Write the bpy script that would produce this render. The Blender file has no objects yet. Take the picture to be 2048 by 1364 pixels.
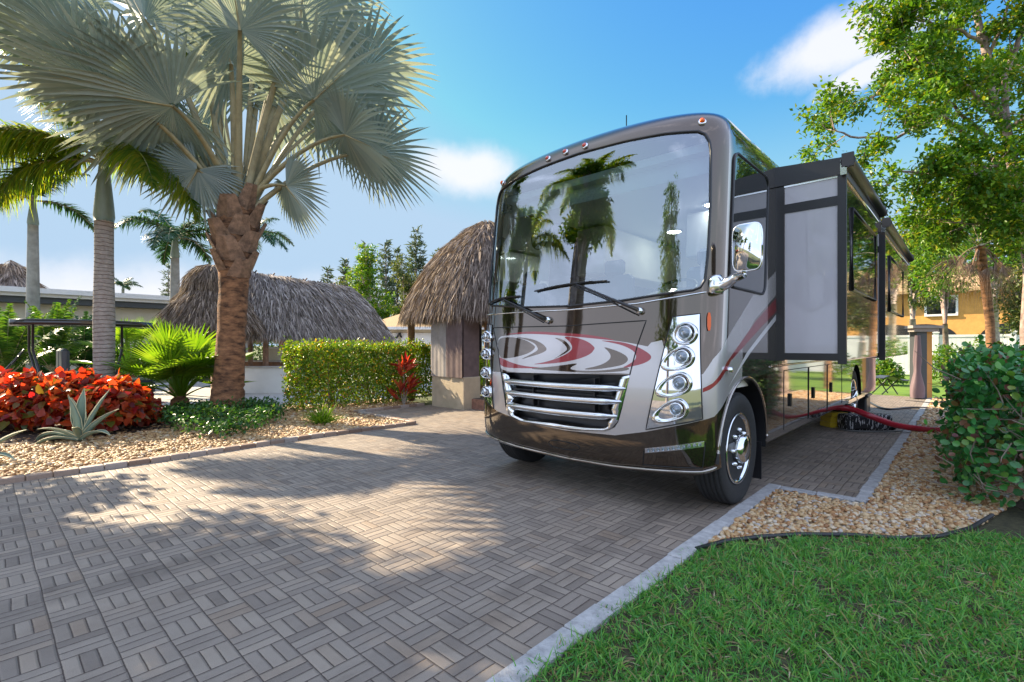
import bpy, math, random, bisect
import numpy as np
from mathutils import Vector, Matrix
from mathutils.geometry import delaunay_2d_cdt
random.seed(7); RNG = np.random.default_rng(7)
R = math.radians
scene = bpy.context.scene
COL = scene.collection

# ============================== camera, sky, sun, exposure ==============================
CAM_H, FPX, HORIZ = 1.4, 988.0, 690.0          # eye height; focal length and horizon of the 2048 px photo
YAW = math.atan2(911, 988)                     # the driveway runs along +Y, the camera looks 42.7 deg to its left
SN, CS = math.sin(YAW), math.cos(YAW)
cam_d = bpy.data.cameras.new('camera'); cam = bpy.data.objects.new('camera', cam_d); COL.objects.link(cam)
cam.location = (0, 0, CAM_H); cam.rotation_euler = (R(90), 0, YAW)
cam_d.sensor_width = 36; cam_d.lens = 36*FPX/2048; cam_d.shift_y = 8/2048
cam_d.clip_start = .05; cam_d.clip_end = 3000
scene.camera = cam
SUN_EL = R(33); SUN_DIR = Vector((-.966*math.cos(SUN_EL), -.258*math.cos(SUN_EL), math.sin(SUN_EL)))
SUN_AZ = math.atan2(SUN_DIR.x, SUN_DIR.y)
world = bpy.data.worlds.new('World'); scene.world = world; world.use_nodes = True
sun_d = bpy.data.lights.new('sun', 'SUN'); sun = bpy.data.objects.new('sun', sun_d); COL.objects.link(sun)
sun_d.energy = 5.0; sun_d.angle = R(.45); sun_d.color = (1, .84, .60)
sun.rotation_euler = (-SUN_DIR).to_track_quat('-Z', 'Y').to_euler(); sun.location = SUN_DIR*60
vs = scene.view_settings
vs.view_transform = 'Standard'; vs.look = 'None'; vs.exposure = 1.56; vs.gamma = 1
scene.cycles.use_denoising = True
scene.cycles.max_bounces = 8; scene.cycles.transparent_max_bounces = 12
scene.cycles.sample_clamp_indirect = 6

def camxy(lat, d): return CS*lat-SN*d, SN*lat+CS*d            # camera right / forward metres -> world x, y
def at(x, y, d):                                               # world point seen at a photo pixel, d metres forward
    X, Y = camxy((x-1024)/FPX*d, d); return Vector((X, Y, CAM_H-(y-HORIZ)/FPX*d))
def gp(x, y, z=0): return at(x, y, FPX*(CAM_H-z)/(y-HORIZ))    # world point on the level z

class NT:
    def __init__(s, tree): s.t = tree; s.n = tree.nodes; s.l = tree.links
    def N(s, typ, ins=None, **kw):
        nd = s.n.new('ShaderNode'+typ)
        for k, v in kw.items(): setattr(nd, k, v)
        for k, v in (ins or {}).items(): s.put(nd.inputs[k], v)
        return nd
    def put(s, sock, v):
        if isinstance(v, bpy.types.NodeSocket): s.l.new(v, sock)
        elif isinstance(v, bpy.types.Node): s.l.new(v.outputs[0], sock)
        else: sock.default_value = v
    def M(s, op, a, b=0.0, c=None, clamp=False):
        nd = s.N('Math', {0: a, 1: b}, operation=op, use_clamp=clamp)
        if c is not None: s.put(nd.inputs[2], c)
        return nd.outputs[0]
    def V(s, op, a, b=(0, 0, 0)):
        nd = s.N('VectorMath', {0: a, 1: b}, operation=op)
        return nd.outputs['Value'] if op in ('DOT_PRODUCT', 'LENGTH', 'DISTANCE') else nd.outputs[0]
    def mix(s, f, a, b, mode='MIX'):
        nd = s.N('MixRGB', {0: f, 1: a, 2: b}, blend_type=mode); return nd.outputs[0]
    def ramp(s, f, stops, interp='LINEAR'):
        nd = s.N('ValToRGB', {0: f}); nd.color_ramp.interpolation = interp
        e = nd.color_ramp.elements
        for i, (p, c) in enumerate(stops):
            x = e[i] if i < 2 else e.new(p)
            x.position = p; x.color = c if len(c) == 4 else (*c, 1)
        return nd.outputs[0]
    def mapr(s, v, a, b, c=0.0, d=1.0, smooth=False):
        nd = s.N('MapRange', {0: v, 1: a, 2: b, 3: c, 4: d}, interpolation_type='SMOOTHSTEP' if smooth else 'LINEAR'); return nd.outputs[0]
    def noise(s, vec, scale, detail=4, rough=.55): return s.N('TexNoise', {'Vector': vec, 'Scale': scale, 'Detail': detail, 'Roughness': rough})

# --- sky: Nishita with two clouds as in the photo and a bright bank added out of view for fill ---
w = NT(world.node_tree); w.n.clear()
sky = w.N('TexSky', sky_type='NISHITA', sun_disc=False, sun_elevation=SUN_EL, sun_rotation=SUN_AZ, air_density=1.0, dust_density=.6, ozone_density=2.2)
gen = w.N('TexCoord').outputs['Generated']
dirv = w.V('NORMALIZE', gen)
wob = w.noise(dirv, 7, 6, .6)
def cloud_mask(x, y, a, b, tilt, soft):
    c = (at(x, y, 1)-Vector((0, 0, CAM_H))).normalized()
    right = c.cross(Vector((0, 0, 1))).normalized(); up = right.cross(c)
    t = right*math.cos(tilt)+up*math.sin(tilt); u = up*math.cos(tilt)-right*math.sin(tilt)
    d = w.V('SUBTRACT', dirv, tuple(c))
    p = w.M('DIVIDE', w.V('DOT_PRODUCT', d, tuple(t)), a); q = w.M('DIVIDE', w.V('DOT_PRODUCT', d, tuple(u)), b)
    r = w.M('SQRT', w.M('ADD', w.M('POWER', p, 2), w.M('POWER', q, 2)))
    r = w.M('ADD', r, w.M('MULTIPLY', w.M('SUBTRACT', wob.outputs[0], .5), 2.2))
    front = w.M('GREATER_THAN', w.V('DOT_PRODUCT', dirv, tuple(c)), .5)
    return w.M('MULTIPLY', w.mapr(r, 1.0+soft, 1.0-soft, 0, 1, True), front)
masks = [cloud_mask(1705, 78, .105, .036, .12, .6), cloud_mask(1740, 138, .06, .016, .3, .5), cloud_mask(935, 338, .085, .036, -.12, .7),
         cloud_mask(420, 600, .35, .04, 0, .9)]
m = masks[0]
for k in masks[1:]: m = w.M('MAXIMUM', m, k)
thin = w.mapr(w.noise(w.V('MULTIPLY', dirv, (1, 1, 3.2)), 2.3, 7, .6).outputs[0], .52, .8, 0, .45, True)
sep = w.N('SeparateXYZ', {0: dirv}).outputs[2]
behind = w.mapr(w.V('DOT_PRODUCT', dirv, (-SN, CS, 0)), .5, .12, 0, 1, True)   # mask that keeps the added fill bank out of the view
fill_bank = w.M('MULTIPLY', w.M('ADD', .45, w.M('MULTIPLY', thin, 1.2)), behind)
cloudc = w.mix(behind, (2.3, 2.3, 2.42, 1), (5.3, 5.8, 7.4, 1))              # bright bank added behind and above the viewer to lift the shade
m = w.M('MAXIMUM', w.M('MULTIPLY', m, .9), fill_bank)
skyc = w.N('HueSaturation', {'Saturation': 1.34, 'Value': .72, 'Color': sky}).outputs[0]
skyc = w.mix(1, skyc, (1.13, 1.56, 2.04, 1), 'DARKEN')                     # the pale, even haze of the lower sky
skyc = w.mix(w.mapr(sep, .44, .08, 0, .9, True), skyc, (1.13, 1.56, 2.04, 1))
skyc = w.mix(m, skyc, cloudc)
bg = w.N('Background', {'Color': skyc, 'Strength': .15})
w.l.new(bg.outputs[0], w.N('OutputWorld').inputs[0])

# ============================== materials ==============================
def new_mat(name):
    m = bpy.data.materials.new(name); m.use_nodes = True; t = NT(m.node_tree); t.n.clear()
    return m, t, t.N('OutputMaterial')
def pbr(name, col, rough=.5, metal=0, noise=0, nscale=8, bump=0, bscale=40, coat=0, spec=.5, ior=1.5, var=None, stretch=None):
    m, t, out = new_mat(name)
    p = t.N('BsdfPrincipled', {'Roughness': rough, 'Metallic': metal, 'Coat Weight': coat, 'Coat Roughness': .03, 'IOR': ior, 'Specular IOR Level': spec})
    pos = t.N('TexCoord').outputs['Object']
    if stretch: pos = t.V('MULTIPLY', pos, stretch)
    c = (*col, 1)
    if noise:
        f = t.noise(pos, nscale, 5, .6).outputs[0]
        dark = tuple(x*(1-noise) for x in col); lite = tuple(min(1, x*(1+noise)) for x in (var or col))
        c = t.ramp(f, [(.3, dark), (.7, lite)])
    t.put(p.inputs['Base Color'], c)
    if bump:
        b = t.N('Bump', {'Height': t.noise(pos, bscale, 4, .6).outputs[0], 'Strength': bump, 'Distance': .02})
        t.put(p.inputs['Normal'], b)
    t.l.new(p.outputs[0], out.inputs[0]); return m
def leaf_mat(name, stops, trans=.45, rough=.45, tcol=None, spec=.35, big=0, under=None):
    m, t, out = new_mat(name)
    rnd = t.N('NewGeometry').outputs['Random Per Island']
    c = t.ramp(rnd, stops)
    if big:
        f = t.noise(t.N('TexCoord').outputs['Object'], big, 3).outputs[0]
        c = t.mix(t.mapr(f, .35, .68, .0, 1), c, t.mix(1, c, (1.5, 1.35, .75, 1), 'MULTIPLY'))
    if under: c = t.mix(t.M('MULTIPLY', t.N('NewGeometry').outputs['Backfacing'], .5), c, (*under, 1))      # the other face of the leaf
    p = t.N('BsdfPrincipled', {'Base Color': c, 'Roughness': rough, 'Specular IOR Level': spec})
    tr = t.N('BsdfTranslucent', {'Color': t.mix(1, c, (*(tcol or (1.7, 1.6, .6)), 1), 'MULTIPLY')})
    t.l.new(t.N('MixShader', {0: trans, 1: p, 2: tr}).outputs[0], out.inputs[0]); return m

# ============================== mesh builders ==============================
def tag(o, label=None, cat=None, group=None, kind=None):
    if label: o['label'] = label
    if cat: o['category'] = cat
    if group: o['group'] = group
    if kind: o['kind'] = kind
    return o
def thing(name, label, cat, loc=(0, 0, 0), group=None):
    o = bpy.data.objects.new(name, None); COL.objects.link(o); o.location = loc; o.empty_display_size = .2
    return tag(o, label, cat, group)
def origin(o):
    v = Vector((0, 0, 0))
    while o is not None: v = v+Vector(o.location); o = o.parent
    return v
def unit(a): return a/np.maximum(1e-9, np.linalg.norm(a, axis=-1, keepdims=True))

class MB:
    """collects geometry in world coordinates and links it as ONE mesh object"""
    def __init__(s): s.v = []; s.n = 0; s.l = []; s.t = []; s.m = []; s.sm = []
    def raw(s, verts, faces, mat=0, smooth=True):
        verts = np.asarray(verts, float).reshape(-1, 3)
        s.v.append(verts)
        for f in faces:
            s.l.append(np.asarray(f, np.int64)+s.n); s.t.append(len(f)); s.m.append(mat); s.sm.append(smooth)
        s.n += len(verts)
    def scatter(s, tv, tf, P, X, Y, Z, mat=0, smooth=True):
        """template verts tv (k,3), faces tf (list), placed at P with scaled axes X, Y, Z (n,3)"""
        tv = np.asarray(tv, float); n = len(P)
        if not n: return
        V = P[:, None, :]+tv[None, :, 0:1]*X[:, None, :]+tv[None, :, 1:2]*Y[:, None, :]+tv[None, :, 2:3]*Z[:, None, :]
        k = len(tv); s.v.append(V.reshape(-1, 3))
        loop = np.concatenate([np.asarray(f) for f in tf]); tot = np.array([len(f) for f in tf])
        off = (np.arange(n)*k+s.n)[:, None]
        s.l.append((loop[None, :]+off).ravel()); s.t.append(np.tile(tot, n)); nf = n*len(tf)
        s.m.append(np.full(nf, mat)); s.sm.append(np.full(nf, smooth)); s.n += n*k
    def box(s, lo, hi, mat=0, bevel=0.0):
        x0, y0, z0 = lo; x1, y1, z1 = hi; b = bevel
        if b <= 0:
            v = [(x, y, z) for z in (z0, z1) for y in (y0, y1) for x in (x0, x1)]
            s.raw(v, [(0, 2, 3, 1), (4, 5, 7, 6), (0, 1, 5, 4), (2, 6, 7, 3), (0, 4, 6, 2), (1, 3, 7, 5)], mat, False); return
        v = []; idx = {}
        for i, x in enumerate((x0, x1)):
            for j, y in enumerate((y0, y1)):
                for k, z in enumerate((z0, z1)):
                    sx, sy, sz = (b, -b)[i], (b, -b)[j], (b, -b)[k]
                    for a, p in enumerate(((x, y+sy, z+sz), (x+sx, y, z+sz), (x+sx, y+sy, z))):
                        idx[i, j, k, a] = len(v); v.append(p)
        f = []
        for i in (0, 1):
            q = [idx[i, 0, 0, 0], idx[i, 1, 0, 0], idx[i, 1, 1, 0], idx[i, 0, 1, 0]]; f.append(q if i else q[::-1])
            q = [idx[0, i, 0, 1], idx[1, i, 0, 1], idx[1, i, 1, 1], idx[0, i, 1, 1]]; f.append(q[::-1] if i else q)
            q = [idx[0, 0, i, 2], idx[1, 0, i, 2], idx[1, 1, i, 2], idx[0, 1, i, 2]]; f.append(q if i else q[::-1])
        for i in (0, 1):
            for j in (0, 1):
                f.append([idx[i, j, 0, 0], idx[i, j, 1, 0], idx[i, j, 1, 1], idx[i, j, 0, 1]])
                f.append([idx[i, 0, j, 0], idx[i, 1, j, 0], idx[i, 1, j, 2], idx[i, 0, j, 2]])
                f.append([idx[0, i, j, 1], idx[1, i, j, 1], idx[1, i, j, 2], idx[0, i, j, 2]])
                for k in (0, 1): f.append([idx[i, j, k, 0], idx[i, j, k, 1], idx[i, j, k, 2]])
        s.raw(v, f, mat, False)
    def obox(s, c, X, Y, Z, mat=0):
        """oriented box, half axes X, Y, Z"""
        c, X, Y, Z = map(np.asarray, (c, X, Y, Z))
        v = [c+a*X+b*Y+d*Z for d in (-1, 1) for b in (-1, 1) for a in (-1, 1)]
        s.raw(v, [(0, 2, 3, 1), (4, 5, 7, 6), (0, 1, 5, 4), (2, 6, 7, 3), (0, 4, 6, 2), (1, 3, 7, 5)], mat, False)
    def tube(s, pts, rad, n=8, mat=0, cap=True, smooth=True, sx=1, wob=0):
        pts = [Vector(p) for p in pts]; m = len(pts)
        rad = [rad]*m if isinstance(rad, (int, float)) else list(rad)
        ref = None; V = []
        for i, p in enumerate(pts):
            t = (pts[min(i+1, m-1)]-pts[max(i-1, 0)]).normalized()
            if ref is None:
                ref = Vector((0, 0, 1)) if abs(t.z) < .9 else Vector((1, 0, 0))
            a = t.cross(ref).normalized(); b = a.cross(t).normalized(); ref = b
            for k in range(n):
                q = 2*math.pi*k/n; rr = rad[i]*(1+wob*(random.random()-.5))
                V.append(p+a*math.cos(q)*rr*sx+b*math.sin(q)*rr)
        F = [(i*n+k, i*n+(k+1) % n, (i+1)*n+(k+1) % n, (i+1)*n+k) for i in range(m-1) for k in range(n)]
        if cap: F += [tuple(range(n)), tuple(reversed(range((m-1)*n, m*n)))]
        s.raw([tuple(v) for v in V], F, mat, smooth)
    def lathe(s, c, axis, prof, n=24, mat=0, smooth=True):
        """prof: (radius, height along axis)"""
        ax = Vector(axis).normalized(); a = ax.orthogonal().normalized(); b = ax.cross(a); c = Vector(c)
        V = []
        for r, h in prof:
            for k in range(n):
                q = 2*math.pi*k/n; V.append(tuple(c+ax*h+(a*math.cos(q)+b*math.sin(q))*r))
        F = [(i*n+k, i*n+(k+1) % n, (i+1)*n+(k+1) % n, (i+1)*n+k) for i in range(len(prof)-1) for k in range(n)]
        if prof[0][0] > 1e-4: F.append(tuple(reversed(range(n))))
        if prof[-1][0] > 1e-4: F.append(tuple(range((len(prof)-1)*n, len(prof)*n)))
        s.raw(V, F, mat, smooth)
    def prism(s, poly, z0, z1, mat=0):
        n = len(poly)
        v = [(x, y, z0) for x, y in poly]+[(x, y, z1) for x, y in poly]
        f = [tuple(reversed(range(n))), tuple(range(n, 2*n))]+[(i, (i+1) % n, n+(i+1) % n, n+i) for i in range(n)]
        s.raw(v, f, mat, False)
    def grid(s, G, mat=0, smooth=True, flip=False):
        G = np.asarray(G, float); a, b = G.shape[:2]
        F = [(i*b+j, i*b+j+1, (i+1)*b+j+1, (i+1)*b+j) for i in range(a-1) for j in range(b-1)]
        if flip: F = [f[::-1] for f in F]
        s.raw(G.reshape(-1, 3), F, mat, smooth)
    def build(s, name, mats, parent=None, label=None, cat=None, group=None, kind=None, loc=None, normals=None):
        mats = mats if isinstance(mats, (list, tuple)) else [mats]
        me = bpy.data.meshes.new(name)
        V = np.concatenate(s.v)
        o0 = np.array(origin(parent)) if parent is not None else np.array(loc if loc is not None else (0, 0, 0), float)
        V = V-o0
        L = np.concatenate([np.atleast_1d(x) for x in s.l]).astype(np.int32); T = np.concatenate([np.atleast_1d(x) for x in s.t]).astype(np.int32)
        me.vertices.add(len(V)); me.vertices.foreach_set('co', V.ravel().astype(np.float32))
        me.loops.add(len(L)); me.loops.foreach_set('vertex_index', L)
        me.polygons.add(len(T)); st = np.zeros(len(T), np.int32); st[1:] = np.cumsum(T)[:-1]
        me.polygons.foreach_set('loop_start', st); me.polygons.foreach_set('loop_total', T)
        me.polygons.foreach_set('material_index', np.concatenate([np.atleast_1d(x) for x in s.m]).astype(np.int32))
        me.polygons.foreach_set('use_smooth', np.concatenate([np.atleast_1d(x) for x in s.sm]).astype(bool))
        for m in mats: me.materials.append(m)
        me.update(calc_edges=True); me.validate()
        if normals is not None: me.normals_split_custom_set_from_vertices([tuple(n) for n in normals])
        o = bpy.data.objects.new(name, me); COL.objects.link(o)
        if parent is not None: o.parent = parent
        elif loc is not None: o.location = loc
        return tag(o, label, cat, group, kind)

def copy_tree(o, parent=None):
    c = o.copy(); COL.objects.link(c); c.parent = parent
    for ch in [x for x in bpy.data.objects if x.parent == o]: copy_tree(ch, c)
    return c
def rs(n, a=-1, b=1): return RNG.uniform(a, b, n)
def rdir(n): return unit(RNG.normal(size=(n, 3)))

# leaf templates: x along, y across, z out of the leaf
LEAF = ([(0, 0, 0), (.45, .5, .10), (1, 0, -.08), (.45, -.5, .10)], [(0, 3, 2), (0, 2, 1)])
ROUND = ([(0, 0, 0), (.22, .38, .05), (.6, .5, .07), (.93, .26, .02), (1, 0, -.03), (.93, -.26, .02), (.6, -.5, .07), (.22, -.38, .05), (.55, 0, -.02)],
         [(8, 0, 1), (8, 1, 2), (8, 2, 3), (8, 3, 4), (8, 4, 5), (8, 5, 6), (8, 6, 7), (8, 7, 0)][::1])
HEART = ([(0, 0, 0), (-.08, .28, .04), (.2, .5, .08), (.6, .36, .04), (1, 0, -.12), (.6, -.36, .04), (.2, -.5, .08), (-.08, -.28, .04), (.4, 0, -.03)],
         [(8, 0, 1), (8, 1, 2), (8, 2, 3), (8, 3, 4), (8, 4, 5), (8, 5, 6), (8, 6, 7), (8, 7, 0)])
def put_leaves(mb, P, D, N, L, Wd, tmpl=LEAF, mat=0):
    D = unit(D); S = unit(np.cross(N, D)); Nn = np.cross(D, S)
    L = np.broadcast_to(L, len(P))[:, None]; Wd = np.broadcast_to(Wd, len(P))[:, None]
    mb.scatter(tmpl[0], tmpl[1], P, D*L, S*Wd, Nn*L, mat)
def blades(mb, P, D, L, Wd, droop=.4, mat=0, seg=3, out=None):
    """bent narrow blades: n roots P, directions D"""
    D = unit(D); n = len(P); L = np.broadcast_to(L, n)[:, None]; Wd = np.broadcast_to(Wd, n)[:, None]; droop = np.broadcast_to(droop, n)[:, None]
    S = unit(np.cross(D, rdir(n))) if out is None else unit(np.cross(D, out)); rows = []
    for k in range(seg+1):
        t = k/seg; c = P+D*L*t+np.array([0, 0, -1.])*L*droop*t*t
        wdt = Wd*(1-t**1.6)*.5
        if k == seg: rows.append(c[:, None, :])
        else: rows.append(np.stack([c-S*wdt, c+S*wdt], 1))
    V = np.concatenate(rows, 1); k = V.shape[1]
    F = [(2*i, 2*i+1, 2*i+3, 2*i+2) for i in range(seg-1)]+[(2*seg-2, 2*seg-1, 2*seg)]
    mb.v.append(V.reshape(-1, 3)); loop = np.concatenate([np.asarray(f) for f in F]); tot = np.array([len(f) for f in F])
    mb.l.append((loop[None, :]+(np.arange(n)*k+mb.n)[:, None]).ravel()); mb.t.append(np.tile(tot, n))
    mb.m.append(np.full(n*len(F), mat)); mb.sm.append(np.full(n*len(F), True)); mb.n += n*k
# ============================== ground, driveway, gravel, lawn ==============================
def inside(poly, P):
    x, y = P[:, 0], P[:, 1]; c = np.zeros(len(P), bool); n = len(poly)
    for i in range(n):
        (x0, y0), (x1, y1) = poly[i], poly[(i+1) % n]
        if y0 == y1: continue
        k = ((y0 > y) != (y1 > y)) & (x < (x1-x0)*(y-y0)/(y1-y0)+x0); c ^= k
    return c
def sample_poly(poly, n):
    a = np.array(poly); lo, hi = a.min(0), a.max(0); out = np.zeros((0, 2))
    while len(out) < n:
        p = RNG.uniform(lo, hi, (n*2, 2)); out = np.concatenate([out, p[inside(poly, p)]])
    return out[:n]
def sheet(name, poly, z, mat, kind='structure', depth=.15):
    m = MB(); m.prism(poly, z-depth, z, 0); return m.build(name, mat, kind=kind)

# basket-weave pavers: blocks of three bricks, turned in every other block
def paver_mat():
    m, t, out = new_mat('basket_weave_pavers'); S = .186
    pos = t.N('TexCoord').outputs['Object']
    warp = t.V('SCALE', t.V('SUBTRACT', t.noise(pos, 2.6, 2).outputs['Color'], (.5, .5, .5)), (0, 0, 0)); warp.node.inputs['Scale'].default_value = .016
    pos2 = t.V('ADD', pos, warp)
    s = t.N('SeparateXYZ', {0: pos2}); X = t.M('DIVIDE', t.M('SUBTRACT', s.outputs[0], .02), S); Y = t.M('DIVIDE', t.M('SUBTRACT', s.outputs[1], .066), S)
    cx, cy = t.M('FLOOR', X), t.M('FLOOR', Y); fx, fy = t.M('FRACT', X), t.M('FRACT', Y)
    par = t.M('GREATER_THAN', t.M('MODULO', t.M('ADD', t.M('ADD', cx, cy), 400), 2), .5)
    lerp = lambda a, b: t.M('ADD', t.M('MULTIPLY', a, t.M('SUBTRACT', 1, par)), t.M('MULTIPLY', b, par))
    a, b = lerp(fx, fy), lerp(fy, fx)
    a3 = t.M('MULTIPLY', a, 3); bid = t.M('FLOOR', a3); fa = t.M('FRACT', a3)
    da = t.M('DIVIDE', t.M('MINIMUM', fa, t.M('SUBTRACT', 1, fa)), 3); db = t.M('MINIMUM', b, t.M('SUBTRACT', 1, b))
    d = t.M('MULTIPLY', t.M('MINIMUM', da, db), S)                       # metres to the nearest joint
    edge = t.M('MULTIPLY', t.M('MINIMUM', t.M('MINIMUM', fx, t.M('SUBTRACT', 1, fx)), t.M('MINIMUM', fy, t.M('SUBTRACT', 1, fy))), S)
    d = t.M('ADD', d, t.M('MULTIPLY', t.M('SUBTRACT', t.noise(pos, 60, 3).outputs[0], .5), .004))
    joint = t.mapr(d, .0012, .0042, 0, 1, True); round_ = t.mapr(d, .001, .011, 0, 1, True)
    vec = t.N('CombineXYZ', {0: cx, 1: cy, 2: t.M('ADD', bid, t.M('MULTIPLY', par, 7))})
    wn = t.N('TexWhiteNoise', {'Vector': vec}, noise_dimensions='3D')
    brick = t.ramp(wn.outputs['Value'], [(0, (.20, .162, .130)), (.2, (.25, .205, .165)), (.6, (.285, .235, .187)), (.9, (.32, .262, .205)), (1, (.265, .20, .145))])
    grain = t.noise(pos, 260, 3, .7).outputs[0]
    brick = t.mix(.55, brick, t.ramp(grain, [(.3, (.55, .55, .55)), (.7, (1.25, 1.25, 1.25))]), 'MULTIPLY')
    stain = t.noise(t.V('MULTIPLY', pos, (1.6, .5, 1)), .9, 6, .65).outputs[0]
    brick = t.mix(t.mapr(stain, .45, .72, 0, .55), brick, t.mix(1, brick, (.66, .60, .56, 1), 'MULTIPLY'))
    blot = t.noise(pos, 5.5, 4, .65).outputs[0]
    brick = t.mix(t.mapr(blot, .5, .75, 0, .5), brick, t.mix(1, brick, (.72, .70, .68, 1), 'MULTIPLY'))
    sx = t.N('SeparateXYZ', {0: pos}).outputs[0]; wv = t.M('MULTIPLY', t.M('SUBTRACT', t.noise(pos, .7, 2).outputs[0], .5), .12)
    for tx in (-1.85, -3.72):                                            # faint tyre tracks
        q = t.M('ABSOLUTE', t.M('ADD', t.M('SUBTRACT', sx, tx), wv)); brick = t.mix(t.M('MULTIPLY', t.mapr(q, .17, .08, 0, .42, True), t.mapr(blot, .3, .6, .3, 1)), brick, t.mix(1, brick, (.5, .48, .47, 1), 'MULTIPLY'))
    c = t.mix(joint, (.055, .037, .028, 1), brick)
    h = t.M('ADD', t.M('MULTIPLY', round_, .8), t.M('ADD', t.M('MULTIPLY', grain, .16), t.M('MULTIPLY', wn.outputs['Value'], .12)))
    p = t.N('BsdfPrincipled', {'Base Color': c, 'Roughness': t.mapr(blot, .3, .7, .55, .8), 'Specular IOR Level': .45})
    t.put(p.inputs['Normal'], t.N('Bump', {'Height': h, 'Strength': .75, 'Distance': .008}))
    t.l.new(p.outputs[0], out.inputs[0]); return m
M_PAVER = paver_mat()
M_SOIL = pbr('soil', (.075, .052, .035), .95, noise=.5, nscale=14, bump=.8, bscale=60)
M_LAND = pbr('land', (.085, .10, .035), .95, noise=.4, nscale=3, bump=.5, bscale=30)
M_CONC = pbr('concrete', (.40, .38, .35), .85, noise=.15, nscale=5, bump=.2, bscale=90)
M_KERB = pbr('kerb_concrete', (.38, .37, .36), .85, noise=.25, nscale=18, bump=.5, bscale=80)
def stone_mat(name, stops):
    m, t, out = new_mat(name)
    c = t.ramp(t.N('NewGeometry').outputs['Random Per Island'], stops)
    n = t.noise(t.N('TexCoord').outputs['Object'], 70, 3).outputs[0]
    c = t.mix(.5, c, t.ramp(n, [(.3, (.7, .66, .6)), (.7, (1.15, 1.1, 1.05))]), 'MULTIPLY')
    p = t.N('BsdfPrincipled', {'Base Color': c, 'Roughness': .6}); t.l.new(p.outputs[0], out.inputs[0]); return m
M_PEB = stone_mat('river_pebbles', [(0, (.24, .11, .04)), (.2, (.38, .20, .08)), (.45, (.46, .30, .14)), (.68, (.53, .39, .22)), (.88, (.58, .49, .36)), (.97, (.40, .37, .34))])
M_PEB2 = stone_mat('golden_gravel', [(0, (.22, .11, .045)), (.25, (.36, .21, .085)), (.55, (.44, .28, .125)), (.8, (.52, .38, .20)), (1, (.46, .38, .28))])
M_BRICKEDGE = stone_mat('edge_bricks', [(0, (.20, .13, .09)), (.4, (.28, .20, .15)), (.8, (.33, .26, .21)), (1, (.30, .29, .28))])
M_GBASE = pbr('gravel_base', (.27, .18, .10), .95, noise=.5, nscale=40, bump=1, bscale=70)

land = MB(); n = 96
land.raw([(900*math.cos(2*math.pi*k/n), 900*math.sin(2*math.pi*k/n), -.06) for k in range(n)], [tuple(range(n))], 0, False)
land.build('ground', M_LAND, kind='structure')
sheet('paved_driveway', [(-7.25, -9), (-1.41, -9), (-1.41, 5.33), (-.75, 5.33), (-.75, 17.2), (-9.3, 17.2), (-9.3, 5.25), (-7.25, 5.25)], 0, M_PAVER)
sheet('concrete_apron', [(-22, -3), (-12.7, -3), (-12.7, 4.2), (-11.3, 5.2), (-11.3, 17), (-22, 17)], -.01, M_CONC, depth=.05)
GL = [(-7.3, -9), (-7.3, 5.2), (-9.38, 5.2), (-9.38, 7.05), (-11.2, 7.05), (-11.2, 5.1), (-12.6, 4.1), (-12.6, -9)]
sheet('gravel_bed', GL, .005, M_GBASE)
edge_px = [(1392, 1104), (1450, 1088), (1520, 1079), (1600, 1074), (1700, 1075), (1800, 1082), (1880, 1078), (1940, 1062), (1985, 1035), (2060, 985)]
EDGE = [tuple(gp(*p))[:2] for p in edge_px]
GR = [(-1.34, EDGE[0][1]), (-1.34, 5.22), (-.64, 5.22), (-.64, 17), (.9, 17), (.9, 6.4)]+EDGE[::-1]
sheet('gravel_bed', GR, .005, M_GBASE)
LAWN = [(-1.34, -3), (-1.34, EDGE[0][1])]+EDGE+[(3.2, 6.3), (7, 6.3), (7, -3)]
sheet('lawn_soil', LAWN, -.004, pbr('lawn_soil', (.055, .05, .022), .95, noise=.5, nscale=20, bump=.8, bscale=60))
sheet('planting_soil', [(.35, 6.0), (EDGE[-1][0]-.35, EDGE[-1][1]+.1), (4, 6.35), (4, 17), (.95, 17), (.95, 6.5)], .0, M_SOIL)
sheet('rear_lawn', [(-9, 17.25), (14, 17.25), (14, 40), (-9, 40)], -.02, leaf_mat('far_grass', [(0, (.07, .14, .02)), (1, (.10, .18, .025))], .0, .9, big=1.5), depth=.03)

def kerb(name, pts, wdt, h, blk, mat, z0=-.05):
    m = MB(); carry = 0
    for a, b in zip(pts, pts[1:]):
        a, b = Vector((*a, 0)), Vector((*b, 0)); d = (b-a).normalized(); s = Vector((-d.y, d.x, 0)); L = (b-a).length; k = max(1, round(L/blk))
        for i in range(k):
            c = a+d*(L*(i+.5)/k)+s*random.uniform(-.004, .004); e = L/k/2-.003
            hz = h+random.uniform(-.004, .004)
            lo, hi = (-e, -wdt/2, z0), (e, wdt/2, hz)
            q = MB(); q.box(lo, hi, 0, .008); V = q.v[0]
            W = np.array(c)+V[:, :1]*np.array(d)+V[:, 1:2]*np.array(s)+V[:, 2:]*np.array((0, 0, 1))
            m.raw(W, [list(f) for f in q.l], 0, False)
    return m.build(name, mat, kind='structure')
kerb('brick_kerb', [(-7.2, -6), (-7.17, 1.4), (-7.28, 3.4), (-7.2, 5.25), (-9.3, 5.3), (-9.3, 7.05)], .11, .055, .21, M_BRICKEDGE)
kerb('concrete_kerb', [(-1.40, -4), (-1.40, 5.36)], .12, .022, .28, M_KERB)
kerb('pad_border', [(-1.34, 5.30), (-.74, 5.34), (-.70, 5.4), (-.72, 17)], .11, .02, .3, M_KERB)
ed = MB(); pl = [(x, y, .02) for x, y in EDGE[:9]]
ed.tube(pl, .016, 6, 0); ed.build('plastic_edging', pbr('black_plastic', (.02, .02, .02), .5), label='black plastic edging strip curving between the pebbles and the lawn', cat='garden edging')

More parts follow.
